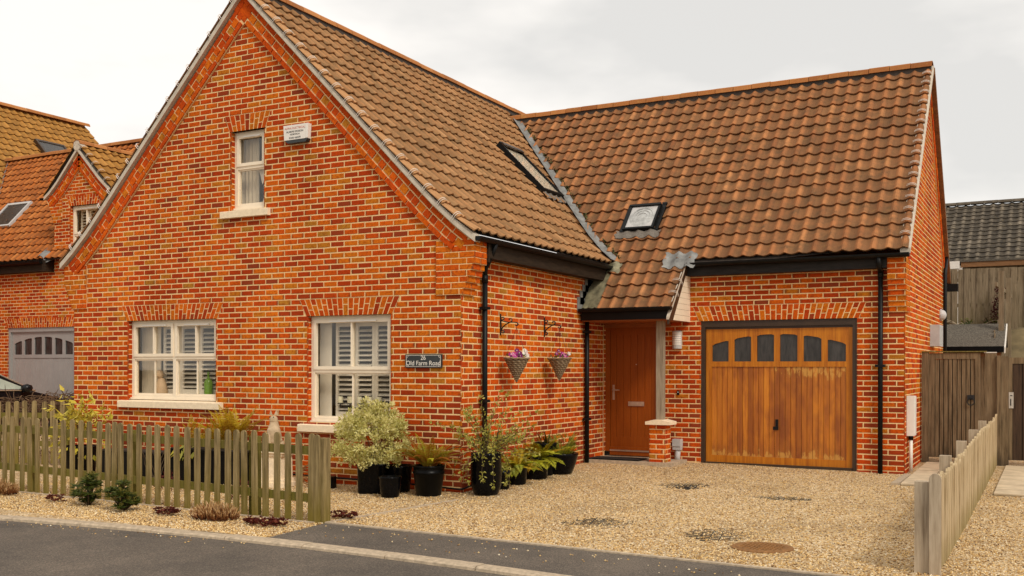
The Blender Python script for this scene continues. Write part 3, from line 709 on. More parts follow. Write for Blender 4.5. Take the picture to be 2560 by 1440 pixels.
# undercloak boards under the verges
def undercloak(path, fn, d0, d1, th, mat, name='undercloak'):
    m = MB(); vs = []; n = len(path)
    for (u, z) in path: vs += [fn(u, z, d0), fn(u, z, d1), fn(u, z-th, d1), fn(u, z-th, d0)]
    fs = []
    for i in range(n-1):
        for k in range(4): fs.append((i*4+k, i*4+(k+1) % 4, i*4+4+(k+1) % 4, i*4+4+k))
    fs += [(0, 1, 2, 3), (n*4-4, n*4-3, n*4-2, n*4-1)]; m.add(vs, fs); return m.build(name, mat, H)
up = [(EA-h, prof(h)-.012) for h in np.linspace(-.02, 3.745, 26)]
undercloak(up, Ff, -.05, .088, .085, M_under); undercloak([(2*XM-u, z) for u, z in up], Ff, -.05, .088, .085, M_under)
ug = [(Y0+t, Z0+SL*t-.005) for t in (0, 3.05)]
undercloak([(u, z+.035) for u, z in ug], Fx, -.05, .086, .08, M_under); undercloak([(14.6-u, z) for u, z in ug], Fx, -.05, .10, .11, M_terr)

# --- roofs
def hg_of_h(h): return max(0., (prof(h)-Z0)/SL)
def limR(s):
    h = ph(s)[0]; return (-.10, min(Y0+hg_of_h(h)-.07, 10.2))
HH = np.linspace(0, 3.745, 200); HGA = np.array([hg_of_h(h) for h in HH])
def limG(s):
    hg = s*cc
    if s < -.001: return (.30, 1.475)
    h = float(np.interp(hg, HGA, HH)); return (EA-h+.075, XG+.06)
tw = .2045
tile_roof('h', 'roof_slope', PmR, 0, SMAX, SMAX/18, -.095, 10.2, tw, limR, M_tileA, H, (.7, 0, .7), flip=True, hs=.85)
tile_roof('h', 'roof_slope', PgF, -4*GS/17, GS, GS/17, XG+.06-tw*40, XG+.06, tw, limG, M_tileB, H, (0, -.7, .7), flip=True)
m = MB()
for (P_, a, b, s1) in ((PmL, -.1, 10.2, SMAX), (PgB, -3.3, XG+.06, GS)):
    for k in range(12): m.add([P_(a, s1*k/12, .02), P_(b, s1*k/12, .02), P_(b, s1*(k+1)/12, .02), P_(a, s1*(k+1)/12, .02)], [(0, 1, 2, 3)])
m.build('roof_slope', M_tileA, H)
# edge of the hidden left slope seen along the gable verge: end tiles
for k in range(18):
    m = MB(); s0 = k*SMAX/18; s1 = s0+SMAX/18+.03
    vs = []
    for i in range(7):
        f = i/6; q = pantile_h(f); vs += [PmL(-.095+.2*f, s0, .012+q), PmL(-.095+.2*f, s0, .034+q), PmL(-.095+.2*f, s1, .006+q)]
    m.add(vs, sum([[(3*i+1, 3*i+4, 3*i+5, 3*i+2), (3*i, 3*i+3, 3*i+4, 3*i+1)] for i in range(6)], [])+[(0, 1, 2)], [(U(.3, .7), .9, .3)]*len(vs)); m.build('verge_tile', M_tileA, H)
ZR = prof(3.745)
ridge_tiles((XM, -.10, ZR+.045), (XM, 10.2, ZR+.045), H, M_ridge, .40, .13, .8)
ridge_tiles((-3.30, 7.30, Z0+SL*3.05+.05), (XG+.07, 7.30, Z0+SL*3.05+.05), H, M_ridge, .335, .125, .45, Vector((0, 1, 0)))
# black ridge bedding strips
m = MB(); m.box(XM-.11, XM+.11, -.05, 10.1, ZR-.09, ZR+.035); m.box(-3.2, XG+.05, 7.30-.10, 7.30+.10, Z0+SL*3.05-.10, Z0+SL*3.05+.03); m.build('ridge_bedding', M_deck, H)
# wire verge clips
def clip(P, u, s, sgn):
    m = MB(); pts = [P(u+.010*sgn, s, -.03), P(u+.010*sgn, s, .03)]+[P(u-sgn*(.003+.125*t), s, .048+.034*math.sin(math.pi*min(1, .12+.80*t))) for t in lin(0, 1, 6)]
    for d in (0, .028):
        m.tube([Vector(p)+Vector(P(u, s+d, 0))-Vector(P(u, s, 0)) for p in pts], .0042, 4)
    m.build('verge_clip', M_clip, H)
for k in range(1, 18): clip(PmR, -.105, k*SMAX/18+.03, -1)
for k in range(1, 18): clip(PmL, -.105, k*SMAX/18+.03, -1)
for k in range(1, 17): clip(PgF, XG+.055, k*GS/17+.03, 1)
for k in (-3, -2): clip(PgF, 1.49, k*GS/17+.03, 1)
# valley lead and the moss growing along it
pa = []
for k in range(31):
    h = 3.42*k/30; z = prof(h); y = Y0+hg_of_h(h); x_ = EA-h; pa.append(((x_+.03, y-.09, z+.080), (x_+.125, y+.02, z+.080)))
ribbon(None, pa, M_lead, 'valley_lead', H)
m = MB()
for i in range(420):
    h = 3.3*random.random()**1.0; z = prof(h); y = Y0+hg_of_h(h)+.045; x_ = EA-h+.135
    if math.sin(h*9)+math.sin(h*23)+U(-1, 1) < -.3: continue
    r_ = U(.012, .034); c = Vector((x_+U(-.03, .03), y+U(-.03, .03), z+.10+U(-.01, .03)))
    o = [c+Vector((U(-1, 1), U(-1, 1), U(-1, 1))).normalized()*r_ for _ in range(5)]; m.add(o, [(0, 1, 2), (0, 2, 3), (0, 3, 4), (1, 2, 3), (2, 3, 4)], (random.random(), .5, .5))
m.build('valley_moss', M_moss, H, kind='stuff')
# lead saddles and porch flashing
def lead_patch(P, u0, u1, s0, s1, mat, n0=.045, wav=True):
    m = MB(); nu, ns = 14, 6; vs = []
    for j in range(ns+1):
        for i in range(nu+1):
            u = u0+(u1-u0)*i/nu+.02*math.sin(j*1.7); s = s0+(s1-s0)*j/ns+(.018*math.sin(i*1.3) if j in (0, ns) else 0)
            vs.append(P(u, s, n0+(pantile_h(1-((u-(XG+.06))/tw) % 1) if wav else 0)+U(-.003, .003)))
    m.add(vs, [(j*(nu+1)+i, j*(nu+1)+i+1, (j+1)*(nu+1)+i+1, (j+1)*(nu+1)+i) for j in range(ns) for i in range(nu)])
    return m.build('lead_flashing', mat, H, True)
lead_patch(PgF, 1.12, 1.62, -.20, .14, M_lead)
lead_patch(PgF, .12, .42, -.24, -.01, M_leadm, .045)
lead_patch(PgF, .015, .30, -1.02, -.25, M_leadm, .03, False)
m = MB()   # stepped flashing up the side wall
for k in range(6):
    z = 2.47+k*CO*1.35; y = 3.50+k*.095; m.box(.0, .012, y-.09, y+.16, z-.05, z+.16)
m.build('step_flashing', M_lead, H)
# --- eaves, gutters
def gutter(a, b, r, name='gutter'):
    a, b = Vector(a), Vector(b); d = (b-a).normalized(); s = d.cross(Vector((0, 0, 1))); m = MB(); vs = []
    for q in (a, b):
        for rad in (r, r-.008):
            for j in range(9):
                an = math.pi+math.pi*j/8; vs.append(q+s*rad*math.cos(an)+Vector((0, 0, rad*math.sin(an))))
    fs = [(j, j+1, 18+j+1, 18+j) for j in range(8)]+[(9+j, 27+j, 27+j+1, 9+j+1) for j in range(8)]+[(0, 18, 27, 9), (8, 17, 35, 26), tuple(range(9)), tuple(range(18, 27))]
    m.add(vs, fs); return m.build(name, M_black, H)
gutter((EA+.045, -.07, 3.145), (EA+.045, Y0-.05, 3.145), .058)
gutter((1.50, Y0-.075, 3.145), (XG+.08, Y0-.075, 3.145), .06)
gutter((.03, 3.44, 2.445), (1.50, 3.44, 2.445), .055)
m = MB(); m.box(.0, EA-.015, .30, 4.10, 2.925, 3.05); m.box(EA-.02, EA, .28, 4.12, 2.915, 3.165); m.box(0.004, EA+.02, .262, .30, 2.86, 3.12); m.build('fascia', M_fasciab, H)
m = MB(); m.box(1.47, 4.37, Y0+.0, Y0+.022, 2.955, 3.15); m.box(1.47, 4.37, Y0+.022, D+.0, 2.955, 2.975); m.build('fascia', M_fascia, H)
def downpipe(x, y, z0, z1, off, clips, nx, ny):
    m = MB(); px_, py_ = x+nx*off, y+ny*off
    m.tube([(px_, py_, z0), (px_, py_, z1)], .034, 12); m.tube([(px_, py_, z1-.10), (px_, py_, z1+.0)], .041, 12)
    o = m.build('downpipe', M_black, H, True)
    for z in clips:
        m = MB(); sx, sy = abs(ny), abs(nx)
        m.box(px_-.042-sx*.025, px_+.042+sx*.025, py_-.042-sy*.025, py_+.042+sy*.025, z-.018, z+.018); m.build('pipe_clip', M_black, o)
    return o
downpipe(0, .47, .05, 2.72, .06, (1.12, 2.30), 1, 0)
m = MB(); m.tube([(.06, .47, 2.70), (.07, .46, 2.80), (.20, .42, 2.98), (EA+.045, .40, 3.10)], .033, 10); m.build('pipe_bend', M_black, H, True)
downpipe(0, 3.66, .08, 2.36, .06, (.75, 2.10), 1, 0)
downpipe(4.275, D, .03, 2.93, .07, (1.58,), 0, -1)
m = MB(); m.tube([(4.275, D-.07, 2.9), (4.275, Y0-.075, 3.0), (4.275, Y0-.075, 3.10)], .036, 10); m.build('pipe_bend', M_black, H, True)
m = MB(); m.tube([(XG+.05, 9.66, .6), (XG+.05, 9.66, 3.3), (XG+.06, 9.95, 3.75)], .034, 8); m.build('downpipe', M_black, H, True)
m = MB(); m.box(XG-.05, XG+.22, YR+.10, YR+.28, 3.02, 3.16); m.build('gutter', M_black, H)
# --- windows
def window(x0, x1, z0, z1, cols, split, bars, sill, contents):
    y = .075; fwid = .058
    m = MB(); F = lambda a, b, c, d, q0=y, q1=y+.07: m.box(a, b, q0, q1, c, d)
    F(x0, x1, z1-.062, z1); F(x0, x1, z0, z0+.07); F(x0, x0+fwid, z0+.07, z1-.062); F(x1-fwid, x1, z0+.07, z1-.062)
    F(x0+fwid, x1-fwid, split-.026, split+.026)
    cw = (x1-x0-2*fwid)/cols
    for c in range(1, cols):
        a = x0+fwid+cw*c; F(a-.03, a+.03, z0+.07, split-.026); F(a-.03, a+.03, split+.026, z1-.062)
    m.box(x0, x1, y-.03, y-.001, z0, z0+.028)
    w = m.build('window', M_frame, H)
    for c in range(cols):
        a = x0+fwid+cw*c+(.03 if c else 0); b = x0+fwid+cw*(c+1)-(.03 if c < cols-1 else 0)
        for (lo, hi, top) in ((z0+.07, split-.026, 0), (split+.026, z1-.062, 1)):
            s = .045 if top else .022; yy = y-.014 if top else y+.018
            m = MB(); k = (a-.012, b+.012, lo-.012, hi+.012) if top else (a, b, lo, hi)
            m.box(k[0], k[1], yy, yy+.04, k[2], k[2]+s); m.box(k[0], k[1], yy, yy+.04, k[3]-s, k[3]); m.box(k[0], k[0]+s, yy, yy+.04, k[2]+s, k[3]-s); m.box(k[1]-s, k[1], yy, yy+.04, k[2]+s, k[3]-s)
            m.build('sash' if top else 'bead', M_frame, w)
            m = MB(); m.box(a+.01, b-.01, y+.030, y+.034, lo+.01, hi-.01); m.build('pane', M_glass, w)
            for q in range(1, bars):
                xx = a+(b-a)*q/bars; m = MB(); m.box(xx-.012, xx+.012, yy+.006, y+.046, k[2]+s, k[3]-s); m.build('glazing_bar', M_frame, w)
            if top:
                m = MB(); L_ = (b-a)*.62; xc = (a+b)/2+.03; m.box(xc-L_/2, xc+L_/2, yy-.014, yy-.001, k[3]-.034, k[3]-.016); m.build('trickle_vent', M_white, w)
    # stone sill
    m = MB(); zt = z0-.002; v = [(-.115, zt-.115), (-.060, zt-.115)]
    pr = [(.12, zt-.12), (-.055, zt-.12), (-.060, zt-.115), (-.060, zt-.028), (-.054, zt-.022), (.12, zt)]
    m.prism(pr, sill[0], sill[1], YZ); m.build('sill', M_stone, w)
    # room behind
    m = MB(); a, b, c, d, e = x0-.4, x1+.4, z0-.1, z1+.25, 1.9
    m.add([(a, .16, c), (b, .16, c), (b, .16, d), (a, .16, d), (a, e, c), (b, e, c), (b, e, d), (a, e, d)], [(4, 5, 6, 7), (0, 1, 5, 4), (3, 2, 6, 7), (0, 4, 7, 3), (1, 5, 6, 2)]); m.build('room', M_room, w)
    m = MB(); m.box(x0+.01, x1-.01, y+.075, .34, z0+.03, z0+.055); m.build('window_board', M_white, w)
    return w
def shutter(w, x0, x1, z0, z1, y, panels):
    for (a, b) in panels:
        m = MB(); s = .045; m.box(a, a+s, y, y+.028, z0, z1); m.box(b-s, b, y, y+.028, z0, z1); m.box(a+s, b-s, y, y+.028, z0, z0+.085); m.box(a+s, b-s, y, y+.028, z1-.085, z1)
        o = m.build('shutter', M_shut, w)
        m = MB(); z = z0+.12
        while z < z1-.1:
            v = [(a+s, y-.018, z-.012), (b-s, y-.018, z-.012), (b-s, y+.046, z+.014), (a+s, y+.046, z+.014)]
            m.add(v+[(p, q, r+.007) for p, q, r in v], [(0, 1, 2, 3), (4, 5, 6, 7), (0, 1, 5, 4), (2, 3, 7, 6)]); z += .066
        m.build('louvre', M_shut, w, kind='stuff')
w = window(*W1, 2, 1.685, 2, (-6.03, -3.955), None)
shutter(w, 0, 0, 1.13, 2.20, .30, [(-5.45, -5.08), (-5.075, -4.70), (-4.695, -4.33), (-4.325, -3.96)])
m = MB(); m.box(-5.86, -5.46, .26, .27, 1.13, 2.22); m.build('curtain', M_cloth, w)
w = window(*W2, 1, 1.50, 2, (-2.545, -.94), None)
shutter(w, 0, 0, .86, 2.18, .30, [(-2.18, -1.85), (-1.845, -1.53), (-1.525, -1.19), (-1.185, -.85)])
m = MB(); m.box(-2.42, -2.22, .26, .27, .86, 2.22); m.build('curtain', M_shut, w)
w = window(*W3, 1, 4.36, 1, (-3.955, -3.075), None)
m = MB()
for k in range(9): a = -3.82+k*.034; m.add([(a, .24+.02*(k % 2), 3.80), (a+.034, .24+.02*((k+1) % 2), 3.80), (a+.034, .24+.02*((k+1) % 2), 4.83), (a, .24+.02*(k % 2), 4.83)], [(0, 1, 2, 3)])
m.build('curtain', M_cloth, w)
# --- garage doors
def garage_door(house, x0, x1, z0, z1, yp, mframe, mdoor, mboard, mglass, nb, handle):
    y = yp+.03
    m = MB(); f = .065; m.box(x0, x1, y-.01, y+.09, z1-.095, z1); m.box(x0, x0+f, y-.01, y+.09, z0, z1-.095); m.box(x1-f, x1, y-.01, y+.09, z0, z1-.095)
    m.box(x0+f, x1-f, y+.02, y+.09, z1-.125, z1-.095)
    g_ = m.build('garage_door', mframe, house)
    a, b, t, bot = x0+f+.004, x1-f-.004, z1-.128, z0+.05; s = .088; W_ = b-a
    yy = y+.03; m = MB()
    zr0, zr1 = t-.575, t-.495                      # mid rail
    m.box(a, b, yy, yy+.045, bot, bot+.105); m.box(a, a+s, yy, yy+.045, bot+.105, t); m.box(b-s, b, yy, yy+.045, bot+.105, t); m.box(a+s, b-s, yy, yy+.045, zr0, zr1)
    def arc(x): q = (x-(a+b)/2)/(W_/2-s); return t-.085-.155*q*q
    L_ = b-a-2*s; gap = L_*.044; pw = (L_-5*gap-.01)/6; panes = []
    for i in range(6):
        p0 = a+s+.005+i*(pw+gap); p1 = p0+pw; panes.append((p0, p1))
        if i: m.box(p0-gap, p0, yy, yy+.045, zr1, arc(p0-gap/2)+.0)
        n_ = 6; up_ = [(p0+pw*k/n_, arc(p0+pw*k/n_)-(.014 if k in (0, n_) else 0)) for k in range(n_+1)]
        m.prism([(q, r) for q, r in up_]+[(p1, t), (p0, t)], yy, yy+.045, XZ)
        if i: m.box(p0-gap, p0, yy+.0005, yy+.045, arc(p0-gap/2), t)
    m.box(a+s, a+s+.005, yy, yy+.045, zr1, t); m.box(panes[-1][1], b-s, yy, yy+.045, zr1, t)
    d_ = m.build('door_leaf', mdoor, g_)
    for p0, p1 in panes:
        n_ = 6; m = MB(); m.prism([(p0-.01, zr1-.01), (p1+.01, zr1-.01)]+[(p0-.01+(pw+.02)*k/n_, arc(p0+pw*k/n_)+.006) for k in range(n_, -1, -1)], yy+.022, yy+.03, XZ); m.build('pane', mglass, g_)
    bw = (b-a-2*s)/nb
    for i in range(nb):
        p0 = a+s+i*bw; m = MB(); e = .0035; dy = U(0, .003)
        pr = [(p0+.0005, yy+.024), (p0+e, yy+.012+dy), (p0+bw-e, yy+.012+dy), (p0+bw-.0005, yy+.024)]
        m.prism(pr, bot+.103, zr0+.002, XY); m.build('board', mboard, g_)
    if handle:
        xc = (a+b)/2+.0; zc = .63; m = MB(); m.box(xc-.02, xc+.02, yy-.006, yy+.012, zc, zc+.15); m.tube([(xc, yy-.006, zc+.03), (xc, yy-.045, zc+.03)], .012, 8); m.box(xc-.045, xc+.035, yy-.06, yy-.042, zc-.005, zc+.045); m.build('handle', M_black, g_)
    return g_
garage_door(H, GO[0], GO[1], gz(2.5, D)-.02, GO[3], D, M_garf, M_oak, M_peel, M_obsc, 25, True)
m = MB(); m.box(GO[0]+.05, GO[1]-.05, D+.02, D+.09, .02, gz(2.5, D)+.03); m.build('threshold', M_garf, H)
# --- front door
def front_door():
    x0, x1, z0, z1 = DO; y = D+.045
    m = MB(); m.box(x0, x0+.075, y, y+.07, z0, z1); m.box(x1-.03, x1, y, y+.07, z0, z1); m.box(x0+.075, x1-.03, y, y+.07, z1-.06, z1); m.box(x0+.075, x1-.03, y+.0, y+.07, z0-.06, z0+.005)
    d = m.build('front_door', M_door, H)
    a, b, bt, t = x0+.08, x1-.035, z0+.03, z1-.065; yy = y+.022; s = .10
    m = MB(); m.box(a, b, yy, yy+.04, t-.16, t); m.box(a, b, yy, yy+.04, bt, bt+.21); m.box(a, a+s, yy, yy+.04, bt+.21, t-.16); m.box(b-s, b, yy, yy+.04, bt+.21, t-.16); m.box(a, b, yy-.028, yy-.001, bt, bt+.045); m.build('door_leaf', M_door, d)
    bw = (b-a-2*s)/5
    for i in range(5):
        p0 = a+s+i*bw; m = MB(); pr = [(p0+.0005, yy+.012), (p0+.004, yy+.006), (p0+bw-.004, yy+.006), (p0+bw-.0005, yy+.012)]; m.prism(pr, bt+.208, t-.158, XY); m.build('board', M_door, d)
    m = MB(); m.box(x0+.08, x1-.03, y-.012, y+.02, z0+.006, z0+.028); m.build('threshold', M_silver, d)
    m = MB(); hx = a+.055; m.box(hx-.017, hx+.017, yy-.008, yy, 1.03, 1.27); m.tube([(hx, yy-.006, 1.19), (hx, yy-.05, 1.19), (hx+.02, yy-.055, 1.19), (hx+.12, yy-.055, 1.188)], .011, 8); m.tube([(hx, yy-.012, 1.09), (hx, yy, 1.09)], .012, 8); m.build('handle', M_silver, d)
    m = MB(); c = (a+b)/2+.04; m.box(c-.135, c+.135, yy-.010, yy-.001, .935, 1.005); m.box(c-.115, c+.115, yy-.014, yy-.010, .95, .99); m.build('letter_plate', M_silver, d)
    m = MB(); m.tube([(c, yy-.005, 1.60), (c, yy+.002, 1.60)], .009, 8); m.build('spyhole', M_silver, d)
front_door()
# --- porch
m = MB(); m.box(.03, 1.44, 3.50, 3.53, 2.27, 2.455); m.box(.03, 1.44, 3.53, D, 2.425, 2.45); p = m.build('porch', M_black, H)
m = MB(); m.box(.03, 1.46, 3.53, D-.002, 2.255, 2.272); m.box(.04, 1.15, D-.03, D-.004, 2.19, 2.254); m.build('soffit', M_soff, p)
m = MB(); zb = lambda y: Z0+SL*(y-Y0)
m.prism([(3.42, zb(3.42)-.025), (3.42, zb(3.42)-.10), (3.50, 2.25), (3.60, 2.25), (4.24, zb(4.24)-.15), (4.24, zb(4.24)-.025)], 1.445, 1.472, YZ); m.build('bargeboard', M_garf, p)
undercloak([(3.40, zb(3.40)+.03), (4.22, zb(4.22)+.03)], lambda u, z, n: (1.46+n, u, z), -.02, .02, .04, M_under)
for k in range(8):
    z = 2.256+k*.088; y0 = max(3.60, Y0+(z-Z0)/SL+.14)
    if y0 > D-.06: break
    y1 = max(3.60, Y0+(z+.085-Z0)/SL+.14)
    m = MB(); m.prism([(y0, z), (D-.002, z), (D-.002, z+.084), (min(y1, D-.01), z+.084)], 1.452, 1.466, YZ); m.build('cladding_board', M_frame, p)
m = MB(); m.box(1.135, 1.245, 3.80, 3.91, .765, 2.255); m.build('post', M_post, p)
m = MB(); m.prism([(1.0, .690), (1.385, .690), (1.385, .735), (1.25, .765), (1.13, .765), (1.0, .735)], 3.70, 4.02, XZ); m.build('cap_stone', M_stone, p)
for fn_, reg, nrm in ((lambda u, z, n: (u, 3.765-n, z), [(1.04, 1.30)], (0, -1, 0)), (lambda u, z, n: (1.30+n, u, z), [(3.765, 4.0)], (1, 0, 0)), (lambda u, z, n: (1.04-n, u, z), [(3.765, 4.0)], (-1, 0, 0))):
    brickwall('h', 'pier', fn_, (lambda r: lambda z: r)(reg), .095, .69, nrm, H, phase=1.04 if nrm[1] else 3.765+.11)
m = MB(); m.box(-.0, 1.42, 3.68, D+.1, .0, .125); m.build('step', M_conc, H)
flush_bricks('h', M_brick)
# --- rooflights
def rooflight(P, u0, u1, s0, s1, n, mats, glassmat, round_=False):
    m = MB(); b = .036
    bx = lambda a, c, d, e, lo, hi, mm: mm.add([P(p, q, r) for r in (lo, hi) for q in (d, e) for p in (a, c)], [(0, 1, 3, 2), (4, 5, 7, 6), (0, 1, 5, 4), (2, 3, 7, 6), (0, 2, 6, 4), (1, 3, 7, 5)])
    bx(u0, u1, s0, s0+b, .0, n, m); bx(u0, u1, s1-b*1.3, s1, 0, n+.012, m); bx(u0, u0+b, s0+b, s1-b*1.3, 0, n, m); bx(u1-b, u1, s0+b, s1-b*1.3, 0, n, m)
    o = m.build('rooflight', mats, H)
    m = MB(); bx(u0+b, u1-b, s0+b, s1-b*1.3, n-.03, n-.02, m); m.build('pane', glassmat, o)
    if round_:
        m = MB(); uc, sc2 = (u0+u1)/2, (s0+s1)/2
        for r0_, r1_ in ((.0, .07), (.075, .12), (.125, .165), (.17, .205)):
            k = 28; vs = [P(uc+r*math.cos(2*math.pi*j/k)*(u1-u0)/.5, sc2+r*math.sin(2*math.pi*j/k)*(s1-s0)/.52, n-.016+h) for r, h in ((r0_, .004), ((r0_+r1_)/2, .0), (r1_, -.004)) for j in range(k)]
            m.add(vs, [(q*k+j, q*k+(j+1) % k, (q+1)*k+(j+1) % k, (q+1)*k+j) for q in (0, 1) for j in range(k)])
        m.build('diffuser', M_domegl, o)
    else:
        m = MB(); bx(u0+b, u1-b, s0+b, s1-b*1.3, .06, n-.035, m); m.build('pale_backing', M_shut, o)  # pale sheet under the pane, gives the glass its whitish look
        m = MB(); bx(u0+.02, u1-.02, s1-.10, s1-.03, n, n+.03, m); m.build('rooflight_hood', M_garf, o)
    return o
sm = lambda h: float(np.interp(h, HS, SS))
rooflight(PmR, 4.50, 5.28, sm(1.39), sm(2.26), .115, M_black, M_glass)
rooflight(PgF, .225, .755, .50/cc, .91/cc, .11, M_black, M_greyp, True)
lead_patch(PgF, .12, .88, .44/cc-.08, .50/cc, M_apron, .05); lead_patch(PmR, 4.40, 5.36, sm(1.27), sm(1.39), M_apron, .05)
m = MB()
def blk(a, c, d, e): m.add([PgF(p, q, r) for r in (0, .05) for q in (d, e) for p in (a, c)], [(4, 5, 7, 6), (0, 1, 5, 4), (2, 3, 7, 6), (0, 2, 6, 4), (1, 3, 7, 5)])
blk(.16, .224, .50/cc, .95/cc); blk(.756, .82, .50/cc, .95/cc); blk(.16, .82, .915/cc, .97/cc); m.build('flashing_kerb', M_black, H)
flush_tiles('h')

# ------------------------------------------------------------------ neighbouring house on the left
HN = thing('brick_house', 'neighbouring red brick house with a grey garage door and a small brick gabled dormer', 'house')
_H = H; H = HN
NY = 4.65; NB = .19
def PnG(u, s, n): return (u, 4.45+s*cc-n*sc_, 3.97+s*sc_+n*cc)
NGO = (-15.25, -12.90, .1, 2.45)
Fn = lambda u, z, n: (u, NY-n, z)
def nfront(z):
    iv = [(-16.6, -10.2)] if z < 3.72 else [(-13.62, -11.90)]
    if z > 5.42:
        e = (z-5.42)*1.02; iv = [(-13.62+e-.05, -11.90-e+.05)]
    if z < NGO[3]: iv = minus(iv, NGO[0], NGO[1])
    iv = arch_cut(iv, z, NGO[0], NGO[1], NGO[3], .10)
    if 4.05 < z < 5.16: iv = minus(iv, -13.08, -12.17)
    iv = arch_cut(iv, z, -13.08, -12.17, 5.16, .09)
    return [q for q in iv if q[1]-q[0] > .02]
brickwall('n', 'wall', Fn, nfront, .1, 6.22, (0, -1, 0), HN, phase=.03)
flat_arch(Fn, NGO[0], NGO[1], NGO[3], HN, M_brick, .10); flat_arch(Fn, -13.08, -12.17, 5.16, HN, M_brick, .09)
for xx, sg, a, b in ((-13.08, 1, 4.05, 5.16), (-12.17, -1, 4.05, 5.16), (NGO[0], 1, .1, 2.45)):
    fr = (lambda xx, sg: lambda u, z, n: (xx+sg*n, NY+u, z))(xx, sg)
    brickwall('n', 'reveal', fr, lambda z: [(0, .085)], a, b, (sg, 0, 0), HN)
kneeler(Fn, -13.62+.28, -1, 4.80, .025, 5.45, .03, 6, -13.60, 'n', (0, -1, 0))
DXC, DZ = -12.76, 6.50
dv = [(-13.88, 5.42), (-13.70, 5.53), (-13.45, 5.74), (DXC, DZ-.06)]
verge_band(Fn, [(u+.03, z-.09) for u, z in dv], HN, M_brick, 1); verge_band(Fn, [(2*DXC-u-.03, z-.09) for u, z in dv], HN, M_brick, -1)
undercloak(dv, Fn, -.05, .085, .075, M_under); undercloak([(2*DXC-u, z) for u, z in dv], Fn, -.05, .085, .075, M_under)
m = MB(); m.tube([(DXC, NY-.09, DZ-.02), (DXC, NY+.05, DZ-.02)], .115, 16); m.build('ridge_end', M_under, HN)
# dormer roof slopes (45 degrees) run back into the garage roof
def PdR(u, s, n): return (DXC+1.12-s*.707+n*.707, u, 5.42+s*.707+n*.707)
def PdL(u, s, n): return (DXC-1.12+s*.707-n*.707, u, 5.42+s*.707+n*.707)
limD = lambda s: (NY-.09, 4.45+(5.42+s*.707-3.97)/SL+.05)
tile_roof('n', 'roof_slope', PdR, 0, 1.55, .27, NY-.09, 7.6, tw, limD, M_tileN, HN, (.7, 0, .7), flip=True)
tile_roof('n', 'roof_slope', PdL, 0, 1.55, .27, NY-.09, 7.6, tw, limD, M_tileN, HN, (-.7, 0, .7))
ridge_tiles((DXC, NY-.10, DZ+.06), (DXC, 6.8, DZ+.06), HN, M_ridge, .40, .115, .7)
_cl = clip
for k in range(1, 6): clip(PdR, NY-.10, k*.27+.02, -1)
# garage roof
GSN = 3.0/cc
limN = lambda s: (-19.2-(7.2-(3.97+s*sc_))*-1.0 if False else -19.25+(GSN-s)*cc*1.03, -8.6)
def limN(s):
    z = 3.97+s*sc_; return (-19.2+(7.22-z)*1.0, -8.6)
tile_roof('n', 'roof_slope', PnG, 0, GSN, GSN/17, -20, -8.6, tw, limN, M_tileM, HN, (0, -.7, .7))
m = MB(); m.add([(-20, 4.4+6, 4.0), (-8.6, 4.4+6, 4.0), (-8.6, 7.45, 7.2), (-20, 7.45, 7.2)], [(0, 1, 2, 3)]); m.build('roof_slope', M_tileM, HN)
ridge_tiles((-19.2, 7.45, 7.28), (-8.6, 7.45, 7.28), HN, M_ridge, .35, .125, .6, Vector((0, 1, 0)))
# main roof further left, ridge running back
NXR, NZR = -21.3, 9.30
def PnM(u, s, n): return (NXR+3.2*1.68-s*.707+n*.707, u, NZR-3.2*1.68+s*.707+n*.707)
SN = 3.2*1.68/.707
limM = lambda s: (-.5, 11.65)
tile_roof('n', 'roof_slope', PnM, 0, SN, SN/26, -.5, 11.65, .235, limM, M_tileN, HN, (.7, 0, .7), flip=True)
m = MB(); m.add([(NXR-5.4, -.5, 3.9), (NXR-5.4, 11.65, 3.9), (NXR, 11.65, NZR), (NXR, -.5, NZR)], [(0, 1, 2, 3)]); m.build('roof_slope', M_tileN, HN)
m = MB(); m.add([(NXR-5, 11.5, 0), (NXR+5, 11.5, 0), (NXR+5, 11.5, 3.9), (NXR, 11.5, NZR-.1), (NXR-5, 11.5, 3.9)], [(0, 1, 2, 3, 4)]); m.add([(NXR-5, -.3, 0), (NXR+5, -.3, 0), (NXR+5, -.3, 3.9), (NXR, -.3, NZR-.1), (NXR-5, -.3, 3.9)], [(0, 1, 2, 3, 4)])
m.add([(NXR+5, -.3, 0), (NXR+5, 11.5, 0), (NXR+5, 11.5, 3.9), (NXR+5, -.3, 3.9)], [(0, 1, 2, 3)]); m.add([(-8.7, NY, 0), (-8.7, 10.4, 0), (-8.7, 10.4, 3.9), (-8.7, 7.45, 7.1), (-8.7, NY, 3.9)], [(0, 1, 2, 3, 4)]); m.build('wall', M_brick, HN)
ridge_tiles((NXR, -.5, NZR+.08), (NXR, 11.75, NZR+.08), HN, M_ridge, .45, .14, .7)
pa = []
for k in range(21):
    z = 4.6+(7.2-4.6)*k/20; y = 4.45+(z-3.97)/SL; x_ = -19.2+(7.2-z); pa.append(((x_-.16, y, z+.06), (x_+.06, y, z+.06)))
ribbon(None, pa, M_lead, 'valley_lead', HN)
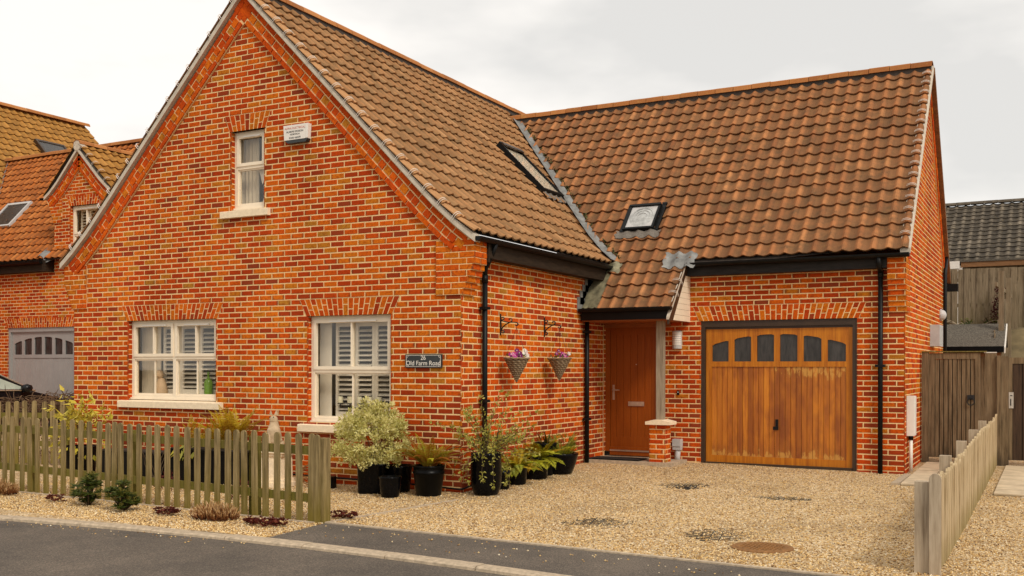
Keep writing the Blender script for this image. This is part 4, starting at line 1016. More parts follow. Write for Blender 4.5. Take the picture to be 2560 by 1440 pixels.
def rl(P, u0, u1, s0, s1, n):
    m = MB(); b = .05
    bx = lambda a, c, d, e, lo, hi: m.add([P(p, q, r) for r in (lo, hi) for q in (d, e) for p in (a, c)], [(0, 1, 3, 2), (4, 5, 7, 6), (0, 1, 5, 4), (2, 3, 7, 6), (0, 2, 6, 4), (1, 3, 7, 5)])
    bx(u0, u1, s0, s0+b, 0, n); bx(u0, u1, s1-b*1.5, s1, 0, n); bx(u0, u0+b*1.3, s0+b, s1-b*1.5, 0, n); bx(u1-b*1.3, u1, s0+b, s1-b*1.5, 0, n); o = m.build('rooflight', M_greyp if n < .1 else M_garf, HN)
    m = MB(); bx(u0+b, u1-b, s0+b, s1-b, .0, n-.02); m.build('pane', M_obsc, o)
rl(PnG, -17.05, -16.13, (5.35-4.45)/cc, (5.98-4.45)/cc, .09)
rl(PnM, 8.95, 9.95, (7.70-(NZR-5.376))/.707, (8.20-(NZR-5.376))/.707, .13)
gutter((-20, 4.39, 3.93), (-13.72, 4.39, 3.93), .06)
gutter((-14.05, NY-.02, 5.40), (-13.86, NY-.02, 5.40), .05)
m = MB(); m.box(-20, -13.74, 4.45, 4.475, 3.71, 3.92); m.box(-20, -13.74, 4.475, NY, 3.71, 3.73); m.box(-13.74, -13.62, 4.42, NY-.01, 3.70, 3.95); m.build('fascia', M_fasciab, HN)
m = MB(); vs = []
for j in range(5):
    for i in range(9): vs.append((-13.95+.06*i, 4.42+.06*j, 4.02+.05*j+.05*math.sin(i*.8)-.012*i*(i > 4)))
m.add(vs, [(j*9+i, j*9+i+1, j*9+i+10, j*9+i+9) for j in range(4) for i in range(8)]); m.build('lead_flashing', M_lead, HN, True)
w = window(-13.08, -12.17, 4.05, 5.16, 1, 4.52, 2, (-13.2, -12.05), None)
for o in [w]+list(w.children): o.location = (0, NY, 0) if o is w else (0, 0, 0)
shutter(w, 0, 0, 4.15, 5.14, .22, [(-13.0, -12.72), (-12.71, -12.43), (-12.42, -12.14)])
garage_door(HN, NGO[0], NGO[1], .15, NGO[3], NY, M_grey, M_grey, M_grey, M_obsc2, 24, False)
flush_bricks('n', M_brick); flush_tiles('n')
H = _H

# ------------------------------------------------------------------ fittings on the house
def text_mesh(parent, body, size, loc, mat, name='lettering', ax='front', shear=0):
    c = bpy.data.curves.new('t', 'FONT'); c.body = body; c.size = size; c.align_x = 'CENTER'; c.align_y = 'CENTER'; c.extrude = .0008
    o = bpy.data.objects.new('t', c); COL.objects.link(o); dg = bpy.context.evaluated_depsgraph_get(); dg.update()
    me = bpy.data.meshes.new_from_object(o.evaluated_get(dg)); bpy.data.objects.remove(o); me.materials.clear(); me.materials.append(mat)
    return link(name, me, parent, loc, (math.pi/2, 0, 0))
M_slate = plain('dark_slate_plaque', (.030, .034, .034), .35, .2, 8); M_ltr = plain('white_lettering', (.80, .74, .66), .6, .02)
t = thing('house_sign', 'dark slate house number plaque reading 26 Old Farm Road beside the larger window', 'sign', (-.547, 0, 1.617))
m = MB(); m.prism([(-.272, -.075), (.272, -.075), (.272, .095), (-.272, .095)], -.028, -.003, XZ); m.build('plaque', M_slate, t)
m = MB()
for a, b, c, d in ((-.255, .255, .078, .082), (-.255, .255, -.062, -.058), (-.257, -.253, -.058, .078), (.253, .257, -.058, .078)): m.box(a, b, -.030, -.0275, c, d)
for sx in (-1, 1):
    for sz, zc in ((1, .080), (-1, -.060)): m.tube([(sx*(.255-.03*math.cos(a)), -.0290, zc-sz*.03*math.sin(a)) for a in lin(0, math.pi/2, 5)], .0022, 4)
m.build('border', M_ltr, t)
text_mesh(t, '26', .078, (0, -.030, .047), M_ltr); text_mesh(t, 'Old Farm Road', .083, (0, -.030, -.020), M_ltr)
t = thing('alarm_box', 'white wedge shaped burglar alarm box with a dark base high on the gable', 'alarm box', (-2.573, 0, 4.692))
m = MB(); m.prism([(-.20, -.075), (.20, -.075), (.215, .125), (-.215, .125)], -.07, -.002, XZ); m.box(.17, .215, -.075, -.071, -.07, .12); m.build('case', M_white, t)
m = MB(); m.prism([(-.20, -.078), (-.14, -.118), (.17, -.118), (.20, -.078)], -.068, -.004, XZ); m.build('base', M_slate, t)
M_pink = plain('pink_lettering', (.62, .24, .19), .6, .02); M_bkl = plain('black_lettering', (.02, .02, .02), .6, .02)
text_mesh(t, 'ALPHA ELECTRICAL', .040, (-.015, -.0715, .080), M_pink); text_mesh(t, 'ALARMS DIVISION', .036, (-.015, -.0715, .033), M_bkl); text_mesh(t, 'NORWICH', .034, (-.015, -.0715, -.005), M_bkl); text_mesh(t, '01603 660270', .034, (-.015, -.0715, -.05), M_bkl)
t = thing('wall_lamp', 'grey ribbed half cylinder wall lamp between the porch post and garage door', 'lamp', (1.262, D, 1.985))
m = MB(); m.prism([(.075*math.cos(a), -.075*math.sin(a)-.012) for a in lin(0, math.pi, 9)], -.14, .135, XY); m.build('lamp_shade', M_greyp, t)
for k in range(6):
    m = MB(); z = -.08+k*.034; m.prism([(.0785*math.cos(a), -.0785*math.sin(a)-.012) for a in lin(.5, math.pi-.3, 7)], z, z+.022, XY); m.build('louvre', M_white, t)
m = MB(); m.box(-.07, .07, -.012, -.001, -.13, .12); m.build('backplate', M_greyp, t)
t = thing('doorbell', 'tiny black doorbell push on the brick right of the post', 'doorbell', (1.277, D, 1.16))
m = MB(); m.box(-.017, .017, -.02, -.001, -.035, .035); m.build('case', M_black, t); m = MB(); m.tube([(0, -.020, .008), (0, -.024, .008)], .008, 8); m.build('button', M_white, t)
t = thing('waste_outlet', 'pale grey plastic vent pipe with square hopper top low beside the garage', 'pipe', (1.285, D, gz(1.28, D)))
m = MB(); m.box(-.066, .066, -.12, -.002, .245, .355); m.prism([(-.062, .19), (.062, .19), (.066, .246), (-.066, .246)], -.11, -.01, XZ); m.build('hopper', M_greyp, t, smooth=False)
m = MB(); m.tube([(0, -.06, .02), (0, -.06, .10), (.01, -.06, .20)], [.045, .045, .040], 12); m.build('pipe', M_greyp, t, True)
t = thing('meter_box', 'tall slim white meter box on the garage side wall with a conduit below', 'meter box', (XG, 4.66, .0))
m = MB(); m.box(.002, .105, -.10, .10, .59, 1.155); m.build('cabinet', M_white, t); m = MB(); m.box(.105, .110, -.09, .09, .60, 1.145); m.build('door', M_white, t)
m = MB(); m.tube([(.05, -.02, .08), (.05, -.02, .56)], .026, 10); m.build('conduit', M_white, t, True); m = MB(); m.tube([(.05, -.02, .53), (.05, -.02, .595)], .034, 10); m.build('collar', M_black, t, True)
t = thing('flue_cover', 'grey rectangular vent cover halfway along the garage side wall', 'vent', (XG, 7.9, 2.1))
m = MB(); m.box(.001, .15, -.30, .30, -.18, .18); m.build('cover', M_greyp, t)
for k in range(8): m = MB(); m.box(.150, .154, -.27+k*.07, -.235+k*.07, -.15, .15); m.build('fin', M_greyp, t)
t = thing('bulkhead_lamp', 'small domed outdoor lamp near the far corner of the garage side wall', 'lamp', (XG, 9.3, 2.52))
m = MB(); vs = []; fs = []
for i in range(5):
    a = i/4*math.pi/2
    for j in range(12): vs.append((.02+.09*math.sin(a), .10*math.cos(a)*math.cos(j*math.pi/6), .10*math.cos(a)*math.sin(j*math.pi/6)))
fs = [(i*12+j, i*12+(j+1) % 12, (i+1)*12+(j+1) % 12, (i+1)*12+j) for i in range(4) for j in range(12)]; m.add(vs, fs); m.build('dome', M_greyp, t, True)
m = MB(); m.tube([(0.001, 0, 0), (.03, 0, 0)], .11, 12); m.build('base', M_greyp, t)
t = thing('doormat', 'dark grey rubber doormat on the step at the front door', 'doormat', (.46, 3.93, .126))
m = MB(); m.box(-.42, .42, -.19, .19, 0, .014); m.build('mat', M_potd, t)
for k in range(16): m = MB(); m.box(-.41, .41, -.18+k*.0235, -.168+k*.0235, .014, .020); m.build('rib', M_mesh, t)
m = MB(); m.tube([(-3.2, -.028, .10), (-1.8, -.026, .085), (-.9, -.03, .075), (-.3, -.028, .055), (-.02, -.03, .045), (.03, .0, .05), (.035, .3, .09)], .012, 6); tag(m.build('cable', M_black, None, True), 'black cable clipped along the foot of the gable wall', 'cable')

# ornaments inside the windows
t = thing('candle_holder', 'black iron holder with five cream candles inside the tall window', 'candle holder', (-1.72, .25, .86))
m = MB(); m.tube([(-.34, 0, .14), (-.2, 0, .14), (.3, 0, .14)], .007, 5); m.tube([(0, 0, 0), (0, 0, .14)], .008, 5); m.tube([(.12*math.cos(a)-.0, 0, .075+.06*math.sin(a)) for a in lin(0, 6.2, 14)], .006, 4); m.tube([(-.15, 0, .004), (.15, 0, .004)], .008, 5)
for k in range(5): x = -.34+k*.16; m.tube([(x, 0, .14), (x, 0, .195)], .006, 5); m.lathe([(.0, .190), (.04, .192), (.042, .2), (0, .2)], 10, (x, 0))
m.build('frame', M_iron, t)
for k in range(5): m = MB(); x = -.34+k*.16; m.lathe([(.034, .2), (.036, .21), (.036, .29), (.030, .293), (.0, .285)], 12, (x, 0)); m.build('candle', M_wax, t, True)
t = thing('glass_bottle', 'bright green glass bottle on the wide window board', 'bottle', (-4.46, .235, 1.115))
m = MB(); m.lathe([(.0, 0), (.06, 0), (.062, .02), (.062, .20), (.05, .24), (.016, .27), (.015, .33), (0, .33)], 12); m.build('body', M_gbot, t, True); m = MB(); m.lathe([(.0, .331), (.019, .332), (.019, .36), (0, .36)], 8); m.build('stopper', M_gbot, t)
t = thing('jug', 'pale green ceramic jug at the right end of the wide window', 'jug', (-4.17, .235, 1.115))
m = MB(); m.lathe([(0, 0), (.07, 0), (.075, .03), (.062, .16), (.056, .22), (.062, .25), (.055, .25), (.05, .2), (0, .05)], 14); m.build('body', M_ceram, t, True); m = MB(); m.tube([(-.06, 0, .22), (-.11, 0, .20), (-.11, 0, .12), (-.07, 0, .08)], .01, 6); m.build('handle', M_ceram, t)
t = thing('figurine', 'cream seated figurine behind the left pane of the wide window', 'figurine', (-5.42, .235, 1.115))
M_fig = plain('cream_figurine', (.62, .44, .28), .6, .1)
m = MB(); m.lathe([(0, 0), (.085, 0), (.095, .05), (.085, .14), (.06, .22), (.045, .26), (0, .27)], 12); m.lathe([(0, .25), (.045, .27), (.06, .31), (.05, .36), (.02, .385), (0, .386)], 12, (-.01, -.02)); m.tube([(-.01, -.05, .30), (-.03, -.11, .295)], [.035, .02], 8); m.build('body', M_fig, t, True)
t = thing('vase', 'white bottle shaped vase on the upstairs window board', 'vase', (-3.30, .235, 3.82))
m = MB(); m.lathe([(0, 0), (.09, 0), (.10, .04), (.075, .13), (.03, .20), (.022, .27), (.027, .29), (0, .28)], 14); m.build('body', M_ceram, t, True)
t = thing('pennant', 'white triangular pennant hanging behind the upstairs window pane', 'pennant', (-3.36, .20, 4.32))
m = MB(); m.prism([(-.10, 0), (.08, .02), (-.04, -.20)], -.002, .002, XZ); m.build('flag', M_ceram, t)

# ------------------------------------------------------------------ foliage tools
def leaf(m, c, d, n, l, w, tone):
    c, d, n = Vector(c), Vector(d).normalized(), Vector(n); s = d.cross(n)
    if s.length < 1e-3: s = d.cross(Vector((.3, .5, .8)))
    s.normalize(); k = n.normalized()*l*.10
    m.add([c, c+d*l*.45+s*w*.5-k, c+d*l, c+d*l*.45-s*w*.5-k], [(0, 1, 2, 3)], (tone, .5, .5))
def rv(): return Vector((random.gauss(0, 1), random.gauss(0, 1), random.gauss(0, 1))).normalized()
def frond(base, az, length, lift, droop, width, mat, parent, tone, n=13, name='frond', curl=0.0):
    m = MB(); P = []; p = Vector(base); el = lift; d = None; az_ = az
    for i in range(n+1):
        d = Vector((math.cos(az_)*math.cos(el), math.sin(az_)*math.cos(el), math.sin(el))); P.append((p.copy(), d)); p = p+d*length/n; el -= droop/n; az_ += curl/n
    m.tube([q for q, _ in P], [.0035*(1-.7*i/n)+.0008 for i in range(n+1)], 3, (tone*.6, .5, .5))
    for i in range(1, n*2):
        f = i/(n*2); k = int(f*n); q, d = P[k]; q = q+d*(f*n-k)*length/n
        if f < .1: continue
        w = width*math.sin(math.pi*min(1, (f*.92+.12)))**.8*(1.05-f*.45); s = d.cross(Vector((0, 0, 1)))
        if s.length < .01: s = Vector((1, 0, 0))
        s.normalize(); up = s.cross(d)
        for sg in (1, -1):
            ld = (s*sg*.88+d*.42-up*.12+rv()*.06); t = min(1, max(0, tone+U(-.18, .18)))
            leaf(m, q, ld, up, w, length/n*.46, t)
    return m.build(name, mat, parent)
def pot(t, prof, sq=0, mat=None, k=28, soil_r=None, soil_z=None):
    m = MB(); m.lathe(prof, k, (0, 0), (.5, .5, .5), sq); o = m.build('pot', mat or M_pot, t, True)
    if soil_r: m = MB(); m.lathe([(0, soil_z), (soil_r, soil_z), (soil_r*.9, soil_z-.02), (0, soil_z-.02)], 20, (0, 0), (.5, .5, .5), sq); m.build('soil', M_soil, t)
    return o

# ------------------------------------------------------------------ hanging baskets
def bracket():
    t = thing('wall_bracket', 'black scrolled iron bracket nearer the gable corner holding a wicker basket', 'bracket', (0, .985, 2.12), 0, 'scrolled iron wall brackets')
    m = MB(); m.box(.0, .014, -.016, .016, -.31, .21); m.build('backplate', M_iron, t)
    def sp(cx, cz, r, a0, a1, n=14): return [(cx+r*(1-.55*k/(n-1))*math.cos(a0+(a1-a0)*k/(n-1)), 0, cz+r*(1-.55*k/(n-1))*math.sin(a0+(a1-a0)*k/(n-1))) for k in range(n)]
    m = MB(); m.tube([(.014, 0, .06), (.06, 0, .035), (.14, 0, .01), (.22, 0, .0), (.33, 0, .0), (.385, 0, -.01)]+sp(.378, -.055, .047, math.pi/2, -math.pi*.95), .014, 6); m.build('arm', M_iron, t)
    m = MB(); m.tube([(.014, 0, -.20), (.05, 0, -.13), (.12, 0, -.06), (.22, 0, -.002)], .014, 6); m.build('brace', M_iron, t)
    for pts in (sp(.055, .105, .045, -math.pi*.85, math.pi*.9), sp(.235, .06, .052, -math.pi*.45, math.pi*1.1), sp(.055, -.235, .045, math.pi*.85, -math.pi*.9)): m = MB(); m.tube(pts, .012, 6); m.build('scroll', M_iron, t)
    t.scale = (.63, .8, .53); t.location = (0, .985, 2.14)
    return t
b0 = bracket(); b1 = copy_tree(b0, (0, 2.285, 2.155), None, 'black scrolled iron bracket nearer the porch holding a wicker basket')
def basket(loc, label, seed):
    rn = random.Random(seed); t = thing('hanging_basket', label, 'hanging basket', loc, 0, 'cone shaped hanging baskets')
    m = MB(); rows = 12; k = 26; vs = []; tl = []
    for i in range(rows*2+1):
        z = -.315*i/(rows*2); r = .165*(1-i/(rows*2))**.95+.004
        for j in range(k):
            w_ = (.005 if (i//2+j) % 2 else -.003) if i % 2 else -.005
            a = 2*math.pi*j/k+.1*(i//2 % 2); vs.append(((r+w_)*math.cos(a), (r+w_)*math.sin(a), z+rn.uniform(-.003, .003))); tl.append((.9 if w_ > 0 else .35 if i % 2 else .08, .5, .5))
    m.add(vs, [(i*k+j, i*k+(j+1) % k, (i+1)*k+(j+1) % k, (i+1)*k+j) for i in range(rows*2) for j in range(k)], tl); m.build('cone', M_wick, t)
    m = MB(); m.tube([(.168*math.cos(a), .168*math.sin(a), .004+rn.uniform(-.004, .004)) for a in lin(0, 2*math.pi, 30)], .010, 5, (.7, .5, .5)); m.build('rim', M_wick, t)
    m = MB(); m.lathe([(0, -.012), (.16, -.012), (.15, -.03), (0, -.03)], 16); m.build('soil', M_soil, t)
    m = MB()
    for j in range(3): a = 2*math.pi*j/3+2.0; m.tube([(.165*math.cos(a), .165*math.sin(a), .005), (.01*math.cos(a), .01*math.sin(a), .38), (0, 0, .39)], .0022, 4)
    m.tube([(0, 0, .385), (0, 0, .425)], .003, 4); m.build('chain', M_iron, t)
    m = MB()
    for q in range(40): c = Vector((rn.uniform(-.11, .13), rn.uniform(-.13, .12), rn.uniform(.0, .06))); leaf(m, c, Vector((rn.uniform(-1, 1), rn.uniform(-1, 1), rn.uniform(.1, .8))), Vector((.5, -.5, .6)), rn.uniform(.03, .05), .025, rn.uniform(.3, 1))
    m.build('foliage', M_dkgrn, t, kind='stuff')
    def flower(c, tone, r):
        r *= .72; m = MB(); c = Vector(c)*.85; n = Vector((.62+rn.uniform(-.2, .2), -.62+rn.uniform(-.3, .3), .35)).normalized(); a = n.cross(Vector((0, 0, 1))).normalized(); b = a.cross(n)
        for q in range(5):
            an = q*1.257+rn.uniform(-.2, .2); d = a*math.cos(an)+b*math.sin(an); e = a*math.cos(an+1.57)+b*math.sin(an+1.57)
            tt = min(1, max(0, tone+rn.uniform(-.1, .1))); m.add([c, c+d*r*.7+e*r*.55+n*.008, c+d*r*1.05+n*.014, c+d*r*.7-e*r*.55+n*.008], [(0, 1, 2, 3)], (tt, .5, .5))
        m.add([c+n*.014+d*.008, c+n*.014-d*.008+e*.007, c+n*.014-d*.008-e*.007], [(0, 1, 2)], (.98, .5, .5)); m.build('flower', M_pet, t)
    return t, flower
tb, fl = basket((.243, .985, 1.665), 'hanging wicker basket with magenta and white pansies nearer the corner', 1)
for c, tn, r in (((.10, -.10, .075), .05, .05), ((.02, -.03, .115), .0, .045), ((.04, -.14, .04), .62, .055), ((-.04, -.12, .05), .35, .05), ((.15, .0, .08), 1., .055), ((.10, .09, .10), 1., .05), ((.14, .07, .045), .97, .05), ((.05, -.07, .07), .5, .04), ((.09, -.05, .03), .15, .05), ((.02, -.15, .06), .7, .045), ((.12, .03, .12), .95, .04)): fl(c, tn, r)
tb2, fl2 = basket((.243, 2.285, 1.675), 'hanging wicker basket with pink and purple pansies nearer the porch', 2)
for c, tn, r in (((.02, -.09, .12), .05, .042), ((.10, -.05, .05), .66, .06), ((.0, -.12, .08), .3, .04), ((.14, .07, .08), .95, .04), ((.05, .0, .08), .35, .04), ((.08, -.09, .02), .05, .05), ((.12, .0, .04), .5, .045)): fl2(c, tn, r)

# ------------------------------------------------------------------ potted plants
# 1 variegated ball shrub
t = thing('potted_shrub', 'rounded pale variegated shrub in a square black glazed pot below the tall window', 'potted plant', (-.97, -.50, gz(-.8, -.5)), R(24))
pot(t, [(0, 0), (.165, 0), (.172, .02), (.178, .33), (.190, .345), (.190, .365), (.172, .365), (.165, .33), (0, .32)], .75, M_pot, 4*8, .165, .335)
m = MB(); tips = []
for i in range(13):
    a = i*2.4+U(-.3, .3); p = Vector((U(-.02, .02), U(-.02, .02), .33)); L_ = U(.30, .50); pts = [p]
    d = Vector((math.cos(a)*.35, math.sin(a)*.35, 1))
    for k in range(5): d = (d+Vector((math.cos(a), math.sin(a), 0))*.16*(1+(i % 3))*.6+rv()*.14).normalized(); p = p+d*L_/5; pts.append(p)
    m.tube(pts, [.013, .010, .008, .006, .005, .003], 5); tips.append(p)
m.build('stem', M_stem, t, True)
m = MB(); cen = Vector((0, 0, .745))
for i in range(620):
    d = rv(); r_ = U(.45, 1.02)**.6
    c = cen+Vector((d.x*.41, d.y*.38, d.z*.36))*r_
    if d.z < -.25: c = c+Vector((d.x*.16, d.y*.14, -.10*random.random()))
    if i % 6 == 0: c += Vector((d.x, d.y, d.z))*U(.02, .09)
    if math.sin(c.x*14+1)+math.sin(c.y*13)+math.sin(c.z*15+2) < -1.7: continue
    base_t = U(.3, .95)
    for q in range(20):
        o = rv()*U(.01, .046); ld = (o.normalized()+d*.5+Vector((0, 0, .35))).normalized(); leaf(m, c+o*.7, ld, rv(), U(.028, .048), U(.016, .025), min(1, max(0, base_t+U(-.3, .25))))
m.build('foliage', M_pitt, t, kind='stuff')
# 1b pot behind, 2 small empty pot
t = thing('plant_pot', 'black cylindrical pot tucked behind the square pot of the ball shrub', 'plant pot', (-.74, -.27, gz(-.6, -.3)))
pot(t, [(0, 0), (.13, 0), (.165, .30), (.175, .33), (.16, .33), (.15, .28), (0, .27)], 0, M_pot, 28, .15, .285)
t = thing('plant_pot', 'small empty black glazed pot standing in front of the ball shrub', 'plant pot', (-.52, -.78, gz(-.5, -.8)))
pot(t, [(0, 0), (.095, 0), (.108, .02), (.130, .15), (.132, .22), (.139, .235), (.139, .25), (.125, .25), (.118, .2), (0, .17)], 0, M_pot, 28, .117, .18)
# 3 bronze fern
t = thing('potted_fern', 'bronze and green fern in a round black pot with raised rim lines', 'potted plant', (-.20, -.43, gz(-.2, -.4)))
pot(t, [(0, 0), (.135, 0), (.15, .01), (.185, .27), (.195, .275), (.195, .295), (.187, .30), (.190, .345), (.197, .35), (.197, .37), (.18, .37), (.175, .33), (0, .32)], 0, M_potd, 32, .175, .335)
for i in range(46):
    a = i*2.399+U(-.2, .2); frond((.05*math.cos(a), .05*math.sin(a), .33), a, U(.36, .60), U(.75, 1.35), U(.7, 1.7), U(.055, .075), M_fbr, t, random.choice((.1, .25, .45, .6, .75, .9)))
# 4 tall pot with wispy shrub at the corner
t = thing('potted_shrub', 'wispy thin stemmed shrub in the tallest black pot at the house corner', 'potted plant', (.35, .0, gz(.4, 0)))
pot(t, [(0, 0), (.135, 0), (.155, .02), (.185, .12), (.192, .25), (.186, .47), (.190, .49), (.190, .51), (.17, .51), (.165, .45), (0, .44)], 0, M_pot, 32, .165, .46)
ms = MB(); mf = MB()
for i in range(60):
    a = U(0, 2*math.pi); p = Vector((U(-.1, .1), U(-.1, .1), .46)); L_ = U(.35, .85); el = U(.25, 1.5); drp = U(.1, 1.2) if i > 8 else U(2.2, 3.2); pts = [p]; n_ = 9
    if math.cos(a) < -.3 and math.sin(a) > -.25: a = U(-2.9, 1.7)
    for k in range(n_):
        d = Vector((math.cos(a)*math.cos(el), math.sin(a)*math.cos(el), math.sin(el)))+rv()*.12; p = p+d*L_/n_
        if p.x < -.36 and p.y > -.14: p.x = -.36
        pts.append(p); el -= drp/n_
        for q in range(random.choice((2, 3, 4, 6)) if k > 1 else 1):
            o = rv(); leaf(mf, p+o*U(0, .03), (o+d*.6), rv(), U(.030, .055), U(.014, .024), random.random())
        if k == n_-1:
            for q in range(7): leaf(mf, p, rv()+d, rv(), U(.03, .05), .02, U(.4, 1))
    ms.tube(pts, [.0045*(1-.07*k) for k in range(n_+1)], 4)
ms.build('stem', M_stem, t); mf.build('foliage', M_wisp, t, kind='stuff')
# 5 row along the side wall
def fernpot(loc, label, h, r, n, mats, ln, wd, lift=(.3, 1.2), bias=None, square=0, mat=M_pot):
    t = thing('potted_fern', label, 'potted plant', loc)
    pot(t, [(0, 0), (r*.78, 0), (r*.85, .02), (r*.98, h-.04), (r*1.04, h-.03), (r*1.04, h), (r*.94, h), (r*.9, h-.05), (0, h-.06)], square, mat, 28, r*.9, h-.045)
    for i in range(n):
        a = i*2.399+U(-.25, .25)
        if bias is not None and random.random() < .6: a = bias+U(-.9, .9)
        frond((r*.3*math.cos(a), r*.3*math.sin(a), h-.04), a, U(*ln), U(*lift), U(.8, 1.9), U(*wd), random.choice(mats), t, U(.2, .95))
    return t
t = thing('plant_pot', 'little black pot half hidden behind the tall pot at the corner', 'plant pot', (.30, .48, gz(.3, .5)))
pot(t, [(0, 0), (.085, 0), (.10, .02), (.115, .20), (.12, .25), (.105, .25), (.10, .2), (0, .19)], 0, M_pot, 24, .1, .21)
m = MB()
for i in range(60): c = Vector((U(-.09, .09), U(-.09, .09), U(.22, .32))); leaf(m, c, rv()+Vector((.4, -.4, .3)), rv(), U(.035, .06), .025, U(.2, .8))
m.build('foliage', M_wisp, t, kind='stuff')
fernpot((.24, .98, gz(.2, 1)), 'yellowing fern in the second black pot along the side wall', .25, .155, 24, [M_fgrn, M_fern], (.32, .50), (.085, .12), (.3, 1.2), -.7)
fernpot((.20, 1.62, gz(.2, 1.6)), 'lush green fern arching over a wide black pot along the side wall', .30, .19, 34, [M_fgrn, M_fgrn, M_fern], (.34, .54), (.11, .155), (.35, 1.25), -.75)
t = thing('potted_plant', 'dark strap leaved plant in the tall black pot against the side wall', 'potted plant', (.17, 1.98, gz(.1, 2)))
pot(t, [(0, 0), (.10, 0), (.115, .02), (.15, .40), (.165, .43), (.165, .46), (.145, .46), (.14, .42), (0, .40)], 0, M_potd, 24, .14, .425)
for i in range(9):
    a = U(0, 6.28); m = MB(); b = Vector((U(-.05, .05), U(-.05, .05), .42)); d = Vector((math.cos(a)*.35, math.sin(a)*.35, 1)).normalized(); s = d.cross(Vector((.7, .7, 0))).normalized(); l = U(.12, .26); c = U(.0, .5)
    m.add([b-s*.012, b+s*.012, b+d*l*.5+s*.026, b+d*l+Vector((math.cos(a), math.sin(a), 0))*.03, b+d*l*.5-s*.026], [(0, 1, 2, 3, 4)], (c, .5, .5)); m.build('leaf', M_fbr if i % 2 else M_dkgrn, t)
t = thing('potted_plant', 'feathery green bushy plant in the wide black bowl pot nearest the porch', 'potted plant', (.28, 2.22, gz(.2, 2.2)))
pot(t, [(0, 0), (.15, 0), (.18, .02), (.235, .16), (.262, .27), (.268, .30), (.245, .30), (.235, .26), (0, .24)], 0, M_pot, 32, .235, .27)
for i in range(26):
    a = i*2.399; frond((.10*math.cos(a), .10*math.sin(a), .26), a, U(.26, .46), U(.7, 1.45), U(.3, 1.2), U(.05, .08), random.choice((M_conif, M_conif, M_fgrn)), t, U(.1, .95), 14)
m = MB()
for i in range(420): d = rv(); c = Vector((d.x*.2, d.y*.2, .40+d.z*.14)); leaf(m, c, d+rv()*.5+Vector((0, 0, .5)), rv(), U(.03, .06), U(.006, .014), random.random())
m.build('foliage', M_conif, t, kind='stuff')

# ------------------------------------------------------------------ behind the picket fence
def trough(t, lx, ly, h, mat=M_potd):
    m = MB(); m.prism([(-lx*.94, 0), (lx*.94, 0), (lx, h), (-lx, h)], -ly, ly, XZ); m.box(-lx-.012, lx+.012, -ly-.012, ly+.012, h-.035, h-.001); m.build('planter', mat, t)
    m = MB(); m.box(-lx+.02, lx-.02, -ly+.02, ly-.02, h-.001, h+.012); m.build('soil', M_soil, t)
t = thing('planter', 'long black trough planter with red stemmed twigs between fence and gable wall', 'planter', (-4.95, -.62, 0)); trough(t, .62, .17, .36)
for i in range(14):
    x = U(-.55, .55); m = MB(); m.tube([(x, U(-.1, .1), .37), (x+U(-.05, .05), U(-.1, .1), .50), (x+U(-.12, .12), U(-.12, .12), U(.55, .68))], .004, 4); m.build('stem', M_sed if i % 2 else M_twig, t)
t = thing('potted_shrub', 'yellow leaved shrub in a black tub behind the picket fence', 'potted plant', (-6.02, -.72, 0))
pot(t, [(0, 0), (.2, 0), (.25, .38), (.26, .40), (.23, .40), (.22, .36), (0, .35)], 0, M_potd, 24, .22, .37)
for i in range(12):
    a = i*2.4; m = MB(); L_ = U(.45, .8); sp_ = U(.15, .75); pts = [(0, 0, .36)]+[(math.cos(a)*sp_*f**1.4, math.sin(a)*sp_*.8*f**1.4, .36+L_*math.sin(f*1.5)) for f in (.25, .5, .75, 1)]; m.tube(pts, [.008, .006, .005, .004, .003], 4); m.build('stem', M_twig, t)
    for q in range(24):
        f = U(.3, 1.02); c = Vector((math.cos(a)*sp_*f**1.4, math.sin(a)*sp_*.8*f**1.4, .36+L_*math.sin(min(f, 1)*1.5)))+rv()*.04
        m = MB(); d = (rv()+Vector((math.cos(a)*.7, math.sin(a)*.7-.3, -.15))).normalized(); l = U(.07, .15); nn = (Vector((0, -.4, 1))+rv()*.5).normalized(); leaf(m, c, d, nn, l, l*.45, U(.15, 1)); m.build('leaf', M_yel, t)
m = MB()
for i in range(160): d = rv(); c = Vector((d.x*.42, d.y*.32, .50+d.z*.28)); leaf(m, c, d+Vector((0, -.2, -.4)), rv(), U(.07, .13), .05, U(0, .8))
m.build('foliage', M_yel, t, kind='stuff')
t = thing('planter', 'big black trough planter holding golden ferns left of the cat statue', 'planter', (-3.48, -.60, 0)); trough(t, .68, .20, .44)
for i in range(44):
    x = random.choice((-.45, -.05, .25, .3, .35)); a = U(0, 6.28); big = x > .15
    frond((x+U(-.06, .06), U(-.08, .08), .44), a, U(.55, .80) if big else U(.36, .52), U(1.0, 1.5), U(.5, 1.5), U(.11, .15) if big else U(.08, .11), M_fern, t, U(.25, 1))
for i in range(26):
    m = MB(); c = Vector((-.35+U(-.22, .25), -.18+U(-.06, .05), .44+U(-.12, .14))); leaf(m, c, Vector((U(-.7, .7), -.6, -.7)), Vector((0, -1, .4)), U(.12, .2), .055, U(.1, .6)); m.build('leaf', M_wisp if i % 3 else M_yel, t)
